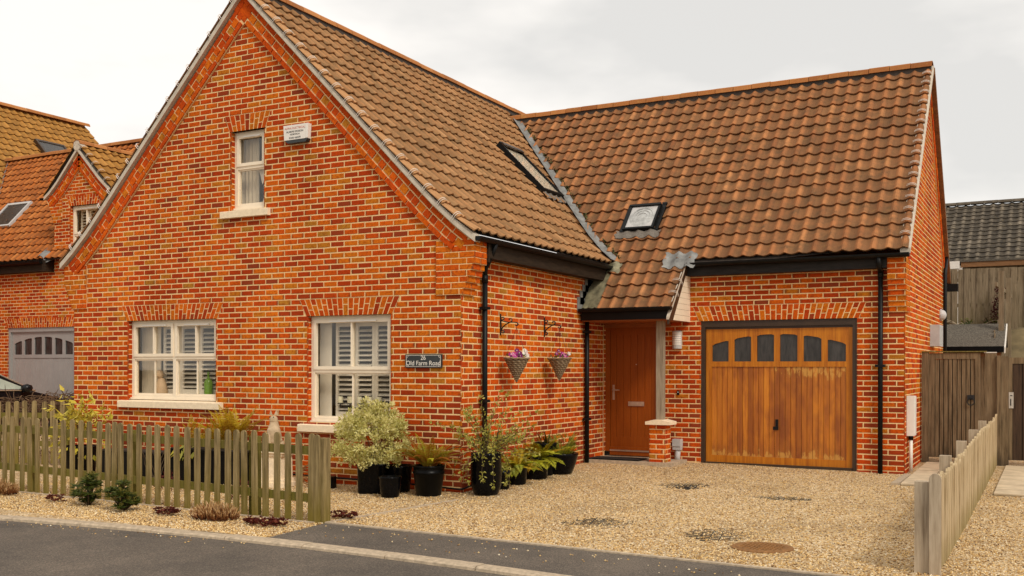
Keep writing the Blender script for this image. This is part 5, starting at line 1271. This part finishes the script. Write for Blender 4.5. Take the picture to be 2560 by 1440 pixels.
# stone cat on a plinth
t = thing('plinth', 'square pale stone plinth carrying the cat statue', 'plinth', (-2.49, -.55, 0), R(10))
m = MB(); m.box(-.24, .24, -.20, .20, 0, .06); m.box(-.21, .21, -.17, .17, .06, .10); m.prism([(-.17, .10), (.17, .10), (.16, .40), (-.16, .40)], -.14, .14, XZ); m.box(-.19, .19, -.16, .16, .40, .44); m.box(-.22, .22, -.185, .185, .44, .475); m.build('shaft', M_stone, t)
M_cat = plain('weathered_cat_stone', (.50, .37, .23), .85, .2, 14, bstr=.1)
t = thing('cat_statue', 'cream stone statue of a seated cat on the plinth', 'statue', (-2.49, -.55, .4755), R(200))
vs = [(0, 0, .05), (0, .01, .13), (0, .035, .22), (0, .055, .30), (0, .065, .36), (0, .075, .41), (-.0, -.04, .06), (.05, .10, .04), (.05, .10, .22), (-.05, .10, .04), (-.05, .10, .22), (.075, -.01, .06), (-.075, -.01, .06), (.08, .07, .03), (-.08, .07, .03), (0, .125, .395)]
es = [(0, 1), (1, 2), (2, 3), (3, 4), (4, 5), (0, 6), (2, 8), (8, 7), (2, 10), (10, 9), (0, 11), (11, 13), (0, 12), (12, 14), (5, 15)]
rad = [.10, .105, .095, .07, .052, .066, .09, .028, .034, .028, .034, .06, .06, .035, .035, .032]
me = bpy.data.meshes.new('cat'); me.from_pydata(vs, es, []); o = bpy.data.objects.new('cat', me); COL.objects.link(o)
md = o.modifiers.new('s', 'SKIN'); md.use_smooth_shade = True
for i, r_ in enumerate(rad): me.skin_vertices[0].data[i].radius = (r_, r_)
me.skin_vertices[0].data[0].use_root = True
o.modifiers.new('u', 'SUBSURF').levels = 2; o.modifiers['u'].render_levels = 2
dg = bpy.context.evaluated_depsgraph_get(); dg.update(); me2 = bpy.data.meshes.new_from_object(o.evaluated_get(dg)); bpy.data.objects.remove(o); me2.materials.clear(); me2.materials.append(M_cat)
me2.polygons.foreach_set('use_smooth', [True]*len(me2.polygons)); link('body', me2, t)
for sx in (-1, 1): m = MB(); m.add([(sx*.012, .085, .455), (sx*.058, .075, .445), (sx*.040, .075, .525), (sx*.038, .05, .45)], [(0, 1, 2), (1, 3, 2), (3, 0, 2), (0, 3, 1)]); m.build('ear', M_cat, t)
m = MB(); m.tube([(.06, -.12, .03), (.13, -.06, .025), (.14, .03, .022), (.10, .10, .02)], [.03, .026, .022, .012], 8); m.build('tail', M_cat, t, True)
for sx in (-1, 1): m = MB(); m.lathe([(0, .0), (.009, .002), (0, .004)], 8); q = m.build('eye', M_iron, t); q.location = (sx*.025, .137, .425); q.rotation_euler = (-1.4, 0, 0)
t = thing('garden_ornament', 'dark rusty wire cockerel ornament by the wall beside the plinth', 'ornament', (-1.95, -.45, 0), R(10))
m = MB()
for k in range(7): a = .3+k*.42; m.tube([(.14*math.cos(b)-.05, .10*math.sin(b)*math.cos(a), .16+.13*math.sin(b)*math.sin(a)) for b in lin(0, 6.28, 16)], .006, 4)
m.tube([(-.15, 0, .20), (-.22, 0, .30), (-.20, 0, .34)], .02, 6); m.tube([(.08, 0, .2), (.2, 0, .25), (.24, 0, .16)], .012, 5); m.tube([(-.03, .03, .05), (-.03, .03, 0)], .008, 4); m.tube([(0, -.03, .05), (0, -.03, 0)], .008, 4); m.build('body', M_rust, t)
m = MB(); m.box(.05, .30, -.05, .06, .0, .15); m.build('base', M_potd, t)
t = thing('bare_shrub', 'leafless twiggy shrub growing in the gravel behind the picket fence', 'shrub', (-4.0, -1.15, 0))
for i in range(9):
    a = U(0, 6.28); m = MB(); p = Vector((0, 0, 0)); pts = [p]; 
    for k in range(5): p = p+Vector((math.cos(a)*U(.0, .08), math.sin(a)*.05, U(.08, .14)))+rv()*.02; pts.append(p)
    m.tube(pts, [.008, .006, .005, .004, .003, .002], 4); m.build('stem', M_stem, t)
for i, (x, y, h_) in enumerate(((-3.3, -1.6, .22), (-1.9, -1.75, .20))):
    t = thing('bare_shrub', ('low tangle of dark red stems behind the middle of the picket fence', 'dark heather tuft behind the fence near the plinth', 'dark green and red tuft behind the fence post')[i], 'shrub', (x, y, 0))
    m = MB()
    for q in range(150): d = rv(); leaf(m, Vector((d.x*.16, d.y*.12, abs(d.z)*h_)), d+Vector((0, 0, .6)), rv(), U(.03, .07), .016, U(0, .7))
    m.build('foliage', M_sed if i != 2 else M_dkgrn, t, kind='stuff')

# ------------------------------------------------------------------ picket fences
def picket_mesh(w, h, th, mat, round_=True):
    m = MB(); n_ = 7
    pr = [(-w/2, 0), (w/2, 0)]+[(w/2*math.cos(a), h-w/2+w/2*math.sin(a)) for a in lin(0, math.pi, n_)]
    m.prism(pr, -th/2, th/2, XZ); return m.mesh('picket', mat)
fence_a = R(-2.535)
t = thing('picket_fence', 'weathered picket fence with algae stained rounded tops along the front gravel strip', 'fence', (0, 0, 0))
PXS = [-5.153, -4.996, -4.798, -4.638, -4.493, -4.319, -4.149, -3.993, -3.826, -3.673, -3.501, -3.347, -3.185, -3.072, -2.95, -2.794, -2.639, -2.486, -2.331, -2.177, -2.024, -1.859, -1.704, -1.559, -1.403, -1.244, -1.123, -1.004, -.854, -.703, -.546, -.396, -.238, -.086]
PXS = [-5.153-.16*k for k in range(9, 0, -1)]+PXS
fy = lambda x: -2.533-.0443*(x+5.12)
pms = [picket_mesh(.072+U(-.002, .003), .93, .021, M_picket) for _ in range(4)]
for i, x in enumerate(PXS):
    f = (x+5.1)/5.1; o = link('picket', pms[i % 4], t, (x, fy(x), -.01+.012-.058*f*1.0), (U(-.012, .012), U(-.012, .012), fence_a+U(-.05, .05))); o.scale = (1, 1, 1+U(-.012, .012))
for z0, z1 in ((.25, .335), (.725, .81)):
    for a, b in ((-6.7, -4.95), (-4.94, -2.93), (-2.92, -.93), (-.92, .02)):
        m = MB(); v = []
        for x in (a, b):
            dz = -.058*(x+5.1)/5.1
            for dy in (.013, .050):
                for z in (z0, z1): v.append((x, fy(x)+dy, z+dz))
        m.add(v, [(0, 1, 3, 2), (4, 5, 7, 6), (0, 1, 5, 4), (2, 3, 7, 6), (0, 2, 6, 4), (1, 3, 7, 5)]); m.build('rail', M_rail, t)
for x in (-6.6, -4.72, -2.87, -.95):
    m = MB(); m.box(-.045, .045, 0, .09, 0, .85); o = m.build('post', M_rail, t); o.location = (x, fy(x)+.055, -.03); o.rotation_euler = (0, 0, fence_a)
m = MB(); m.box(-.05, .05, -.05, .05, 0, .90); o = m.build('post', M_picket, t); o.location = (.022, fy(0)+.06, -.06); o.rotation_euler = (0, 0, fence_a)
o = link('picket', pms[0], t, (-.005, fy(0)-.004, -.055), (0, 0, fence_a))
m = MB(); x = -6.7
structure_gb = None
t2 = thing('gravel_board', 'low concrete edging strip under the front picket fence', 'edging', (0, 0, 0))
while x < -.05:
    m = MB(); e = min(x+.9, -.02); m.box(x, e-.006, 0, .05, -.06, .030); o = m.build('edging_stone', M_conc, t2); o.location = (0, fy((x+e)/2)-.062, -.02); x += .9
t = thing('picket_fence', 'older picket fence running from the gable corner towards the parked car', 'fence', (-7.12, -.06, 0), R(24)+math.pi)
pm2 = [picket_mesh(.075, .98, .021, M_picket) for _ in range(3)]
for i in range(15): o = link('picket', pm2[i % 3], t, (.08+i*.150, .03, .03+U(-.01, .01)), (0, U(-.02, .02), U(-.05, .05)))
for z0 in (.30, .74): m = MB(); m.box(0, 2.3, -.02, .018, z0, z0+.085); m.build('rail', M_rail, t)
for x in (.04, 1.2, 2.2): m = MB(); m.box(x-.045, x+.045, -.115, -.022, 0, .92); m.build('post', M_rail, t)
# right hand boundary fence
t = thing('picket_fence', 'pale newer picket fence running from the road to the gates on the right', 'fence', (5.66, -2.52, 0))
FB = math.atan2(.03, 8.6)
pm3 = [picket_mesh(.072, .745+.012*k, .020, M_newpk) for k in range(4)]
y = .05; i = 0
while y < 8.68:
    yy = -2.52+y; o = link('picket', pm3[random.randrange(4)], t, (.012+U(-.003, .003), y, gz(5.6, yy)-.02+.012*math.sin(yy)+yy*.006), (U(-.012, .012), U(-.01, .01), math.pi/2+U(-.05, .05))); y += .1245; i += 1
for z0 in (.14, .54):
    for k in range(5):
        m = MB(); a, b = k*1.75, k*1.75+1.74; za, zb_ = gz(5.6, a-2.5)+.006*(a-2.5), gz(5.6, b-2.5)+.006*(b-2.5)
        v = [(x_, q, z_+z0+dz) for q, z_ in ((a, za), (b, zb_)) for x_ in (-.045, -.001) for dz in (0, .075)]; m.add(v, [(0, 1, 3, 2), (4, 5, 7, 6), (0, 1, 5, 4), (2, 3, 7, 6), (0, 2, 6, 4), (1, 3, 7, 5)]); m.build('rail', M_newpk, t)
pmesh = MB(); pmesh.box(-.05, .05, -.05, .05, 0, .80); pmesh = pmesh.mesh('post', M_newpost)
for k, (yy, zt) in enumerate(((-2.47, .690), (-.62, .745), (1.18, .765), (2.98, .79), (4.75, .82))): link('post', pmesh, t, (-.098, yy+2.52, zt-.80), (0, 0, U(-.03, .03)))
ep = picket_mesh(.085, .79, .022, M_newpost); link('picket', ep, t, (.0, -.03, -.03))

# ------------------------------------------------------------------ gates
def gate(loc, label, wd, h, nb, mboard, mframe, frame, lock):
    t = thing('gate', label, 'gate', loc)
    m = MB(); m.box(0, .10, -.01, .08, 0, h); m.build('post', mframe, t)
    x0, x1 = .10+.002, wd-.09
    for a, b in ((x0, x0+frame), (x1-frame*.8, x1)): m = MB(); m.box(a, b, .0, .045, .08, h-.02); m.build('stile', mframe, t)
    m = MB(); m.box(x0+frame, x1-frame*.8, .0, .045, h-.11, h-.02); m.build('rail', mframe, t)
    m = MB(); m.box(.0, wd-.0, -.02, .09, h-.005, h+.012); m.build('capping', M_rail, t) if lock == 'ring' else None
    bw = (x1-frame*.8-x0-frame)/nb
    m = MB(); m.box(x0+frame, x1-frame*.8, .036, .04, .08, h-.112); m.build('backing', M_fasciab, t)
    for i in range(nb):
        m = MB(); m.box(x0+frame+i*bw+.006, x0+frame+(i+1)*bw-.006, .008+U(0, .010), .035, .08, h-.112); m.build('board', mboard, t)
    if lock == 'ring':
        m = MB(); zc = .95; xc = x1-frame-.04; m.tube([(xc+.05*math.cos(a), -.015, zc+.055*math.sin(a)) for a in lin(0, 6.28, 18)], .008, 5); m.box(xc-.05, xc+.05, -.006, .010, zc+.03, zc+.10); m.build('latch', M_iron, t)
    else:
        m = MB(); m.box(x0+.002, x0+.065, -.010, -.001, .86, 1.10); o = m.build('lock_plate', M_silver, t); m = MB(); m.box(x0+.02, x0+.035, -.022, -.010, .90, 1.0); m.tube([(x0+.02, -.03, 1.05), (x0+.05, -.03, 1.05)], .008, 6); m.build('handle', M_iron, t)
    return t
gate((XG+.02, 6.22, gz(4.6, 6.2)+.01), 'grey brown boarded garden gate beside the garage wall with a black ring latch', .92, 1.71, 9, M_gate, M_gate, .09, 'ring')
t = thing('gate_post', 'wide weathered board post filling the gap right of the grey gate', 'post', (5.50, 6.23, gz(5.5, 6.2)))
m = MB(); m.box(.015, .17, -.01, .06, 0, 1.70); m.build('board', M_gate, t); m = MB(); m.box(.175, .235, -.05, .06, 0, 1.66); m.build('board', M_gate, t)
m = MB(); m.box(.0, .17, .0, .05, 1.702, 1.715); m.build('capping', M_white, t)
gate((5.735, 6.20, gz(5.7, 6.2)+.01), 'dark brown boarded gate right of the pale fence with a steel lock plate', 1.35, 1.64, 8, M_gate2, M_gate, .05, 'plate')

# ------------------------------------------------------------------ garden behind the gates
def boardfence(loc, rz, length, h, label, bw=.135, top=0):
    t = thing('board_fence', label, 'fence', loc, rz); x = 0; k = 0
    while x < length:
        m = MB(); dz = U(-.012, .012); m.box(x+.005, x+bw-.005, 0+(.022 if k % 2 else 0), .02+(.022 if k % 2 else 0), 0, h+dz+top*x); m.build('board', M_fenceb, t); x += bw; k += 1
    for z in (.3, h*.55, h-.3): m = MB(); m.box(0, length, .034, .075, z, z+.08); m.build('rail', M_fenceb, t)
    x = 0
    while x < length: m = MB(); m.box(x, x+.1, .076, .17, -.3, h+.02); m.build('post', M_fenceb, t); x += 1.8
    return t
boardfence((2.4, 15.3, 1.9), 0, 3.15, 1.99, 'tall weathered board fence at the top of the bank behind the garage')
boardfence((5.55, 15.3, 1.9), 0, 3.0, 1.97, 'tall brown board fence beyond the cross fence on the far right')
t = boardfence((5.52, 15.1, .3), R(-92), 4.0, 3.15, 'mossy stepped boundary fence running down the bank behind the shed', .2, -.32)
xs = lin(-2, 9, 24); ys = lin(10.6, 15.4, 14)
bank = sheet('bank', M_earth, xs, ys, lambda x, y: .15+2.3*max(0, min(1, (y-11.9)/2.9))+.08*math.sin(x*3+y*2)*math.sin(y*4))
m = MB()
for i in range(2600):
    x, y = U(3.6, 5.5), U(13.0, 15.2); z = .15+2.3*max(0, min(1, (y-11.9)/2.9))
    if math.sin(x*5.1)+math.sin(x*11+1) < -.5: continue
    d = rv(); leaf(m, (x, y, z+U(0, .28)*random.random()), d+Vector((0, -.4, .7)), rv(), U(.05, .13), U(.03, .06), random.random())
tag(m.build('ground_cover', M_bank, None, kind='stuff'), 'green weeds growing on the bank under the tall fence', 'weeds')
t = thing('bramble', 'bare arching bramble stems in front of the tall board fence', 'bramble', (4.75, 14.6, 2.2))
for i in range(16):
    a = U(-.6, 3.7); L_ = U(.4, 1.1); m = MB(); m.tube([(L_*f*math.cos(a)*.9, -.1+U(-.05, .05), 1.3*L_*f*(1-.75*f)+.1*f) for f in lin(0, 1, 7)], .006, 4); m.build('stem', M_newpost if i % 2 else M_twig, t)
t = thing('bramble', 'dark ivy climbing the tall board fence near the cross fence', 'ivy', (5.35, 15.18, 2.2))
m = MB()
for i in range(420): z = random.random()**1.5*1.25; leaf(m, (U(-.26, .12)*(1-z*.45), U(-.12, .05), z), rv()+Vector((0, -.5, -.3)), Vector((0, -1, .2))+rv()*.5, U(.04, .08), .04, U(0, .45))
m.build('foliage', M_sed, t, kind='stuff')
t = thing('garden_shed', 'low garden shed with a grey felted pitched roof behind the grey gate', 'shed', (4.35, 10.9, .12))
m = MB(); m.box(0, 1.18, .12, 1.6, 0, 1.78); m.build('frame', M_gate, t)
for k in range(13): m = MB(); m.box(.0+k*.092, .089+k*.092, .095, .118, 0, 1.76); m.build('board', M_gate, t)
for k, (y0_, z0_, y1_, z1_) in enumerate(((-.08, 1.83, .32, 2.06), (.32, 2.062, .84, 2.30))):
    m = MB(); m.prism([(y0_, z0_), (y1_, z1_), (y1_, z1_+.025), (y0_, z0_+.025)], -.10, 1.24, YZ); m.build('felt_strip', M_felt, t)
m = MB(); m.prism([(.84, 2.30), (1.75, 1.86), (1.75, 1.885), (.84, 2.325)], -.10, 1.24, YZ); m.build('felt_strip', M_felt, t)
m = MB(); m.box(-.10, 1.24, -.10, -.075, 1.74, 1.852); m.build('felt_edge', M_potd, t)
m = MB(); m.box(.4, 1.18, .06, .092, 1.66, 1.735); m.build('fascia', M_terr, t); m = MB(); m.prism([(-.08, 1.83), (.84, 2.32), (.84, 2.22), (-.08, 1.72)], 1.241, 1.262, YZ); m.build('bargeboard', M_white, t)
# bungalow with dark tiles far behind
B = thing('bungalow', 'bungalow with a dark weathered concrete tile roof beyond the tall fence', 'house', (0, 0, 0)); _H = H; H = B
BY, BZ, BS = 25.6, 5.02, .62
cb, sb = math.cos(math.atan(BS)), math.sin(math.atan(BS))
def PB(u, s, n): return (u, BY+s*cb-n*sb+.13*(0-u)*0, BZ+s*sb+n*cb)
tile_roof('b', 'roof_slope', PB, 0, 4.6, .33, -4, 16, .30, lambda s: (-4, 16), M_dark, B, (0, -.5, .8), hs=.8)
flush_tiles('b')
ridge_tiles((-4, BY+4.6*cb, BZ+4.6*sb+.1), (16, BY+4.6*cb, BZ+4.6*sb+.1), B, M_dark, .45, .13, .8, Vector((0, 1, 0)))
m = MB(); m.add([PB(-4, 4.6, 0), PB(16, 4.6, 0), (16, BY+9.2*cb, BZ), (-4, BY+9.2*cb, BZ)], [(0, 1, 2, 3)]); m.build('roof_slope', M_dark, B)
m = MB(); m.box(-3.6, 15.6, BY+.4, BY+7.4, 0, BZ-.05); m.build('wall', M_brick, B)
m = MB(); m.box(-4, 16, BY-.03, BY-.005, BZ-.22, BZ-.02); m.build('fascia', M_white, B); gutter((-4, BY-.09, BZ-.03), (16, BY-.09, BZ-.03), .065); B.children[-1].data.materials[0] = M_white
m = MB(); m.box(-4, 16, BY-.005, BY+.4, BZ-.24, BZ-.22); m.build('soffit', M_white, B)
H = _H
t = thing('outbuilding', 'flat roofed outbuilding with a brown timber edge just beyond the tall fence', 'outbuilding', (4.35, 17.6, 1.9))
m = MB(); m.box(0, 4, .15, 2.5, 0, 2.35); m.build('wall', M_fenceb, t); m = MB(); m.box(-.03, 4.1, .0, .04, 2.24, 2.37); m.build('fascia', M_terr, t); m = MB(); m.box(-.05, 4.1, -.02, 2.6, 2.372, 2.42); m.build('roof', M_felt, t)
m = MB(); m.box(-.62, -.06, -.02, .06, 2.21, 2.40); m.build('gutter_end', M_white, t); m = MB(); m.box(-.62, .0, .0, .05, 2.14, 2.205); m.build('soffit', M_white, t)

# ------------------------------------------------------------------ front strip planting
def heather(loc, label, rx_, h_, n, mat, name='heather'):
    n = int(n*1.5)
    t = thing(name, label, name if name == 'heather' else 'shrub', loc)
    m = MB()
    for i in range(n):
        a = U(0, 6.28); r_ = math.sqrt(random.random())*rx_; p = Vector((r_*math.cos(a), r_*math.sin(a)*.6, 0)); d = Vector((p.x*.9/rx_*.6, p.y*.9/rx_*.6-.1, 1))+rv()*.15; hh = h_*(1.05-.45*(r_/rx_)**2)*U(.7, 1.1); d.normalize()
        for k in range(6):
            f = k/5; leaf(m, p+d*hh*f*.85, d+rv()*.35, rv(), hh*.38, .011, min(1, max(0, .05+.75*f+U(-.2, .25))))
    m.build('foliage', mat, t, kind='stuff'); return t
heather((-4.92, -2.86, .0), 'wide brown tipped heather clump at the left end of the gravel strip', .36, .16, 260, M_heath)
heather((-1.07, -3.06, -.005), 'brown tipped heather clump in the gravel between the red sedums', .26, .15, 240, M_heath)
def spiky(loc, label, s):
    t = thing('evergreen_shrub', label, 'shrub', loc)
    ms = MB(); mf = MB()
    for i in range(34):
        a = U(0, 6.28); r_ = U(.02, .19)*s; p = Vector((r_*math.cos(a), r_*.7*math.sin(a), U(.06, .34)*s*(1.1-r_*2.2))); ms.tube([(p.x*.1, p.y*.1, 0), (p.x*.6, p.y*.6, p.z*.5), p], .004, 4)
        for q in range(26): an = U(0, 6.28); d = Vector((math.cos(an), math.sin(an), U(-.3, .5))); leaf(mf, p+rv()*.012, d, Vector((0, 0, 1))+rv()*.3, U(.055, .095), .019, U(.1, .8))
        if i % 2:
            for q in range(14): leaf(mf, p+Vector((0, 0, .02))+rv()*.018, rv()+Vector((0, 0, 1)), rv(), .03, .012, U(.85, 1))
    ms.build('stem', M_stem, t); mf.build('foliage', M_dkgrn, t, kind='stuff'); return t
spiky((-3.06, -2.98, 0), 'dark green spiky evergreen, the left of two in front of the pickets', 1.05)
spiky((-2.40, -3.06, 0), 'dark green spiky evergreen, the right of two in front of the pickets', .98)
def sedum(loc, label, rx_, n):
    t = thing('sedum', label, 'ground plant', loc); m = MB()
    for i in range(n):
        a = U(0, 6.28); r_ = math.sqrt(random.random())*rx_; p = Vector((r_*math.cos(a), r_*math.sin(a)*.45, U(.01, .07)))
        for q in range(9): an = U(0, 6.28); leaf(m, p, Vector((math.cos(an), math.sin(an), U(.2, .9))), rv(), U(.022, .042), .016, random.random())
    m.build('foliage', M_sed, t, kind='stuff')
sedum((-1.70, -3.10, 0), 'small dark red sedum mat left of the middle heather', .18, 55); sedum((-.36, -3.13, -.005), 'largest dark red sedum mat near the tarmac corner', .26, 110); sedum((-3.62, -2.98, 0), 'sparse dark red sedum sprigs beside the left evergreen', .15, 28); sedum((.03, -2.42, 0), 'dark red sedum growing behind the end fence post', .20, 60)
t = thing('bramble', 'brown twiggy hedge top sprawling over the older picket fence', 'hedge', (-7.75, .12, 0))
for i in range(420):
    x = U(-1.3, .60); p = Vector((x, U(-.25, .5), U(.72, 1.0)+.08*math.sin(x*3))); a = U(0, 6.28); m = MB(); pts = [p]
    d = Vector((math.cos(a), math.sin(a)*.6, U(-.1, .9))).normalized()
    for k in range(4): d = (d+rv()*.35-Vector((0, 0, .18))).normalized(); p = p+d*U(.06, .12); pts.append(p)
    m.tube(pts, [.010, .009, .008, .006, .004], 3)
    if i < 60: m.build('twig', M_twig, t)
    else:
        if i == 60: mm_ = MB()
        mm_.add(m.v, m.f)
mm_.build('twigs', M_twig, t, kind='stuff')
m = MB()
for i in range(700): leaf(m, (U(-1.3, .5), U(-.1, .4), U(.1, .95)), rv(), rv(), U(.04, .08), .02, U(0, .8))
m.build('foliage', M_sed, t, kind='stuff')

# ------------------------------------------------------------------ drive details
t = thing('manhole_cover', 'round rusty brown manhole cover set in the gravel drive', 'manhole cover', (4.235, -2.02, .0))
m = MB(); m.lathe([(0, .010), (.225, .012), (.232, .006), (.232, -.02), (0, -.02)], 36); m.build('lid', M_rust, t)
m = MB()
for i in range(-6, 7):
    for j in range(-6, 7):
        if i*i+j*j < 34: x, y = i*.033, j*.033; m.box(x-.011, x+.011, y-.004, y+.004, .0105, .0165) if (i+j) % 2 else m.box(x-.004, x+.004, y-.011, y+.011, .0105, .0165)
m.build('tread', M_rust, t, kind='stuff')
m = MB(); m.lathe([(.236, .008), (.262, .008), (.262, -.02), (.236, -.02)], 36); m.build('frame', M_rust, t)
def grid(loc, label, lx, ly, ang):
    t = thing('gravel_grid', label, 'ground grid', (*loc, gz(*loc))); t.rotation_euler = (0, 0, ang); m = MB()
    a = -lx
    while a < lx:
        for k in range(10):
            y0_ = -ly+2*ly*k/10; y1_ = -ly+2*ly*(k+1)/10
            if (a/lx)**2+((y0_+y1_)/2/ly)**2 < U(.15, 1.0): m.box(a, a+.0045, y0_, y1_, -.01, .0045)
        a += .088
    b = -ly
    while b < ly:
        for k in range(14):
            x0_ = -lx+2*lx*k/14; x1_ = -lx+2*lx*(k+1)/14
            if ((x0_+x1_)/2/lx)**2+(b/ly)**2 < U(.15, 1.0): m.box(x0_, x1_, b, b+.0045, -.01, .004)
        b += .088
    m.build('mesh', M_mesh, t)
grid((2.45, -1.45), 'exposed black gravel grid in the drive, left of the two nearest the road', .42, .40, .25)
grid((3.72, -1.55), 'exposed black gravel grid right beside the rusty manhole cover', .34, .42, .2)
grid((2.22, 1.85), 'exposed black gravel grid in front of the porch pier', .34, .50, .15)
grid((3.62, 1.25), 'faint exposed gravel grid in front of the garage door', .40, .22, .1)

# ------------------------------------------------------------------ parked car by the neighbouring house
t = thing('parked_car', 'black car parked on the neighbouring drive facing the grey garage door', 'car', (-13.30, 1.55, .08), R(90))
prof_c = [(-1.9, .35), (-1.95, .75), (-1.75, .96), (1.76, .935), (2.4, .78), (2.70, .62), (2.75, .40), (2.5, .22), (-1.7, .22)]
prof_k = [(-1.60, .97), (-.75, 1.43), (.35, 1.47), (1.05, 1.30), (1.75, .94)]
def carw(z): return .86-.56*max(0, z-.94)/1.0
m = MB()
for pc in (prof_c, prof_k):
    n = len(pc); vs = [(x, -carw(z)+(0 if pc is prof_k else -.004), z) for x, z in pc]+[(x, carw(z)+(0 if pc is prof_k else .004), z) for x, z in pc]
    m.add(vs, [tuple(range(n)), tuple(range(2*n-1, n-1, -1))]+[(i, i+n, (i+1) % n+n, (i+1) % n) for i in range(n)])
m.build('body', M_car, t)
for sg in (-1, 1):
    for pts in (((-1.25, 1.03), (-.72, 1.37), (-.30, 1.40), (-.30, 1.02)), ((-.22, 1.02), (-.22, 1.405), (.32, 1.40), (.95, 1.26), (1.58, 1.0))):
        m = MB(); m.add([(x, sg*(carw(z)+.006), z) for x, z in pts], [tuple(range(len(pts)))]); m.build('window', M_carw, t)
    m = MB(); m.tube([(-1.35, sg*.868, 1.0), (.3, sg*.87, .992), (1.70, sg*.868, .975)], .014, 5); m.tube([(.3, sg*.575, 1.475), (1.06, sg*.665, 1.305), (1.75, sg*.862, .955)], .014, 5); m.build('trim', M_silver, t)
    m = MB(); m.lathe([(0, -.09), (.09, -.07), (.12, 0), (.10, .06), (0, .09)], 12); o = m.build('mirror', M_car, t, True); o.location = (1.46, sg*.98, 1.02)
    for x in (-1.15, 1.85):
        m = MB(); m.tube([(x, sg*.70, .32), (x, sg*.88, .32)], .32, 20); o = m.build('wheel', M_tyre, t); m = MB(); m.tube([(x, sg*.86, .32), (x, sg*.89, .32)], .20, 14); m.build('rim', M_silver, o)
    m = MB(); m.box(2.45, 2.70, sg*.72-.12, sg*.72+.12, .62, .74); m.build('headlight', M_domegl, t)
m = MB(); m.add([(1.08, -.64, 1.31), (1.08, .64, 1.31), (1.73, .82, .965), (1.73, -.82, .965)], [(0, 1, 2, 3)]); m.build('windscreen', M_cglass, t)

# ------------------------------------------------------------------ loose stones lying on the gravel
def pebbles(n, zone):
    base = np.array([(1, 0, 0), (-1, 0, 0), (0, 1, 0), (0, -1, 0), (0, 0, 1), (0, 0, -1)], float)
    tri = np.array([(0, 2, 4), (2, 1, 4), (1, 3, 4), (3, 0, 4), (2, 0, 5), (1, 2, 5), (3, 1, 5), (0, 3, 5)])
    P = []
    while len(P) < n:
        q = zone()
        if q is not None: P.append(q)
    P = np.array(P); r = rng.uniform(.005, .0115, (n, 1, 1)); v = base[None]*r*rng.uniform(.6, 1.3, (n, 6, 1)); v[:, :, 2] *= .7
    a = rng.uniform(0, 6.28, n); ca, sa = np.cos(a)[:, None], np.sin(a)[:, None]; x, y = v[:, :, 0]*ca-v[:, :, 1]*sa, v[:, :, 0]*sa+v[:, :, 1]*ca
    v = np.stack([x+P[:, 0:1], y+P[:, 1:2], v[:, :, 2]+P[:, 2:3]], -1).reshape(-1, 3)
    f = (tri[None]+np.arange(n)[:, None, None]*6).reshape(-1, 3)
    me = bpy.data.meshes.new('gravel'); me.vertices.add(len(v)); me.vertices.foreach_set('co', v.astype(np.float32).ravel()); me.loops.add(f.size); me.loops.foreach_set('vertex_index', f.astype(np.int32).ravel()); me.polygons.add(len(f)); me.polygons.foreach_set('loop_start', np.arange(0, f.size, 3, dtype=np.int32)); me.update(calc_edges=True)
    t_ = np.repeat(rng.random(n), 6); col = np.ones((len(v), 4), np.float32); col[:, 0] = t_; at = me.attributes.new('tone', 'FLOAT_COLOR', 'POINT'); at.data.foreach_set('color', col.ravel()); me.materials.append(M_peb)
    return me
def zone():
    y = -3.62+ (random.random()**1.7)*9; x = U(-5.6, 7.2)
    if x > .08 and y < ye(x)+.06: return None
    if x < 0 and y > -.01: return None
    if y > D-.02 or (abs(x-.3) < 1.2 and y > 3.6): return None
    if 4.69 < x < 5.6 and y > 3.1 or 5.78 < x and y > 2.6: return None
    if (x-4.235)**2+(y+2.02)**2 < .07: return None
    return (x, y, gsurf(x, y)+.003)
g = link('gravel', pebbles(60000, zone), None, kind='stuff'); tag(g, 'loose golden stones scattered over the drive and front strip', 'gravel')
def zone2():
    x = U(-5, 6); return (x, yk(x)+.2+.75*random.random()**.5 if x > .1 else yk(x)-abs(random.gauss(0, .15)), .006 if x > .1 else -.032)
g = link('gravel', pebbles(260, zone2), None, kind='stuff'); tag(g, 'stray gravel stones lying on the tarmac', 'gravel')
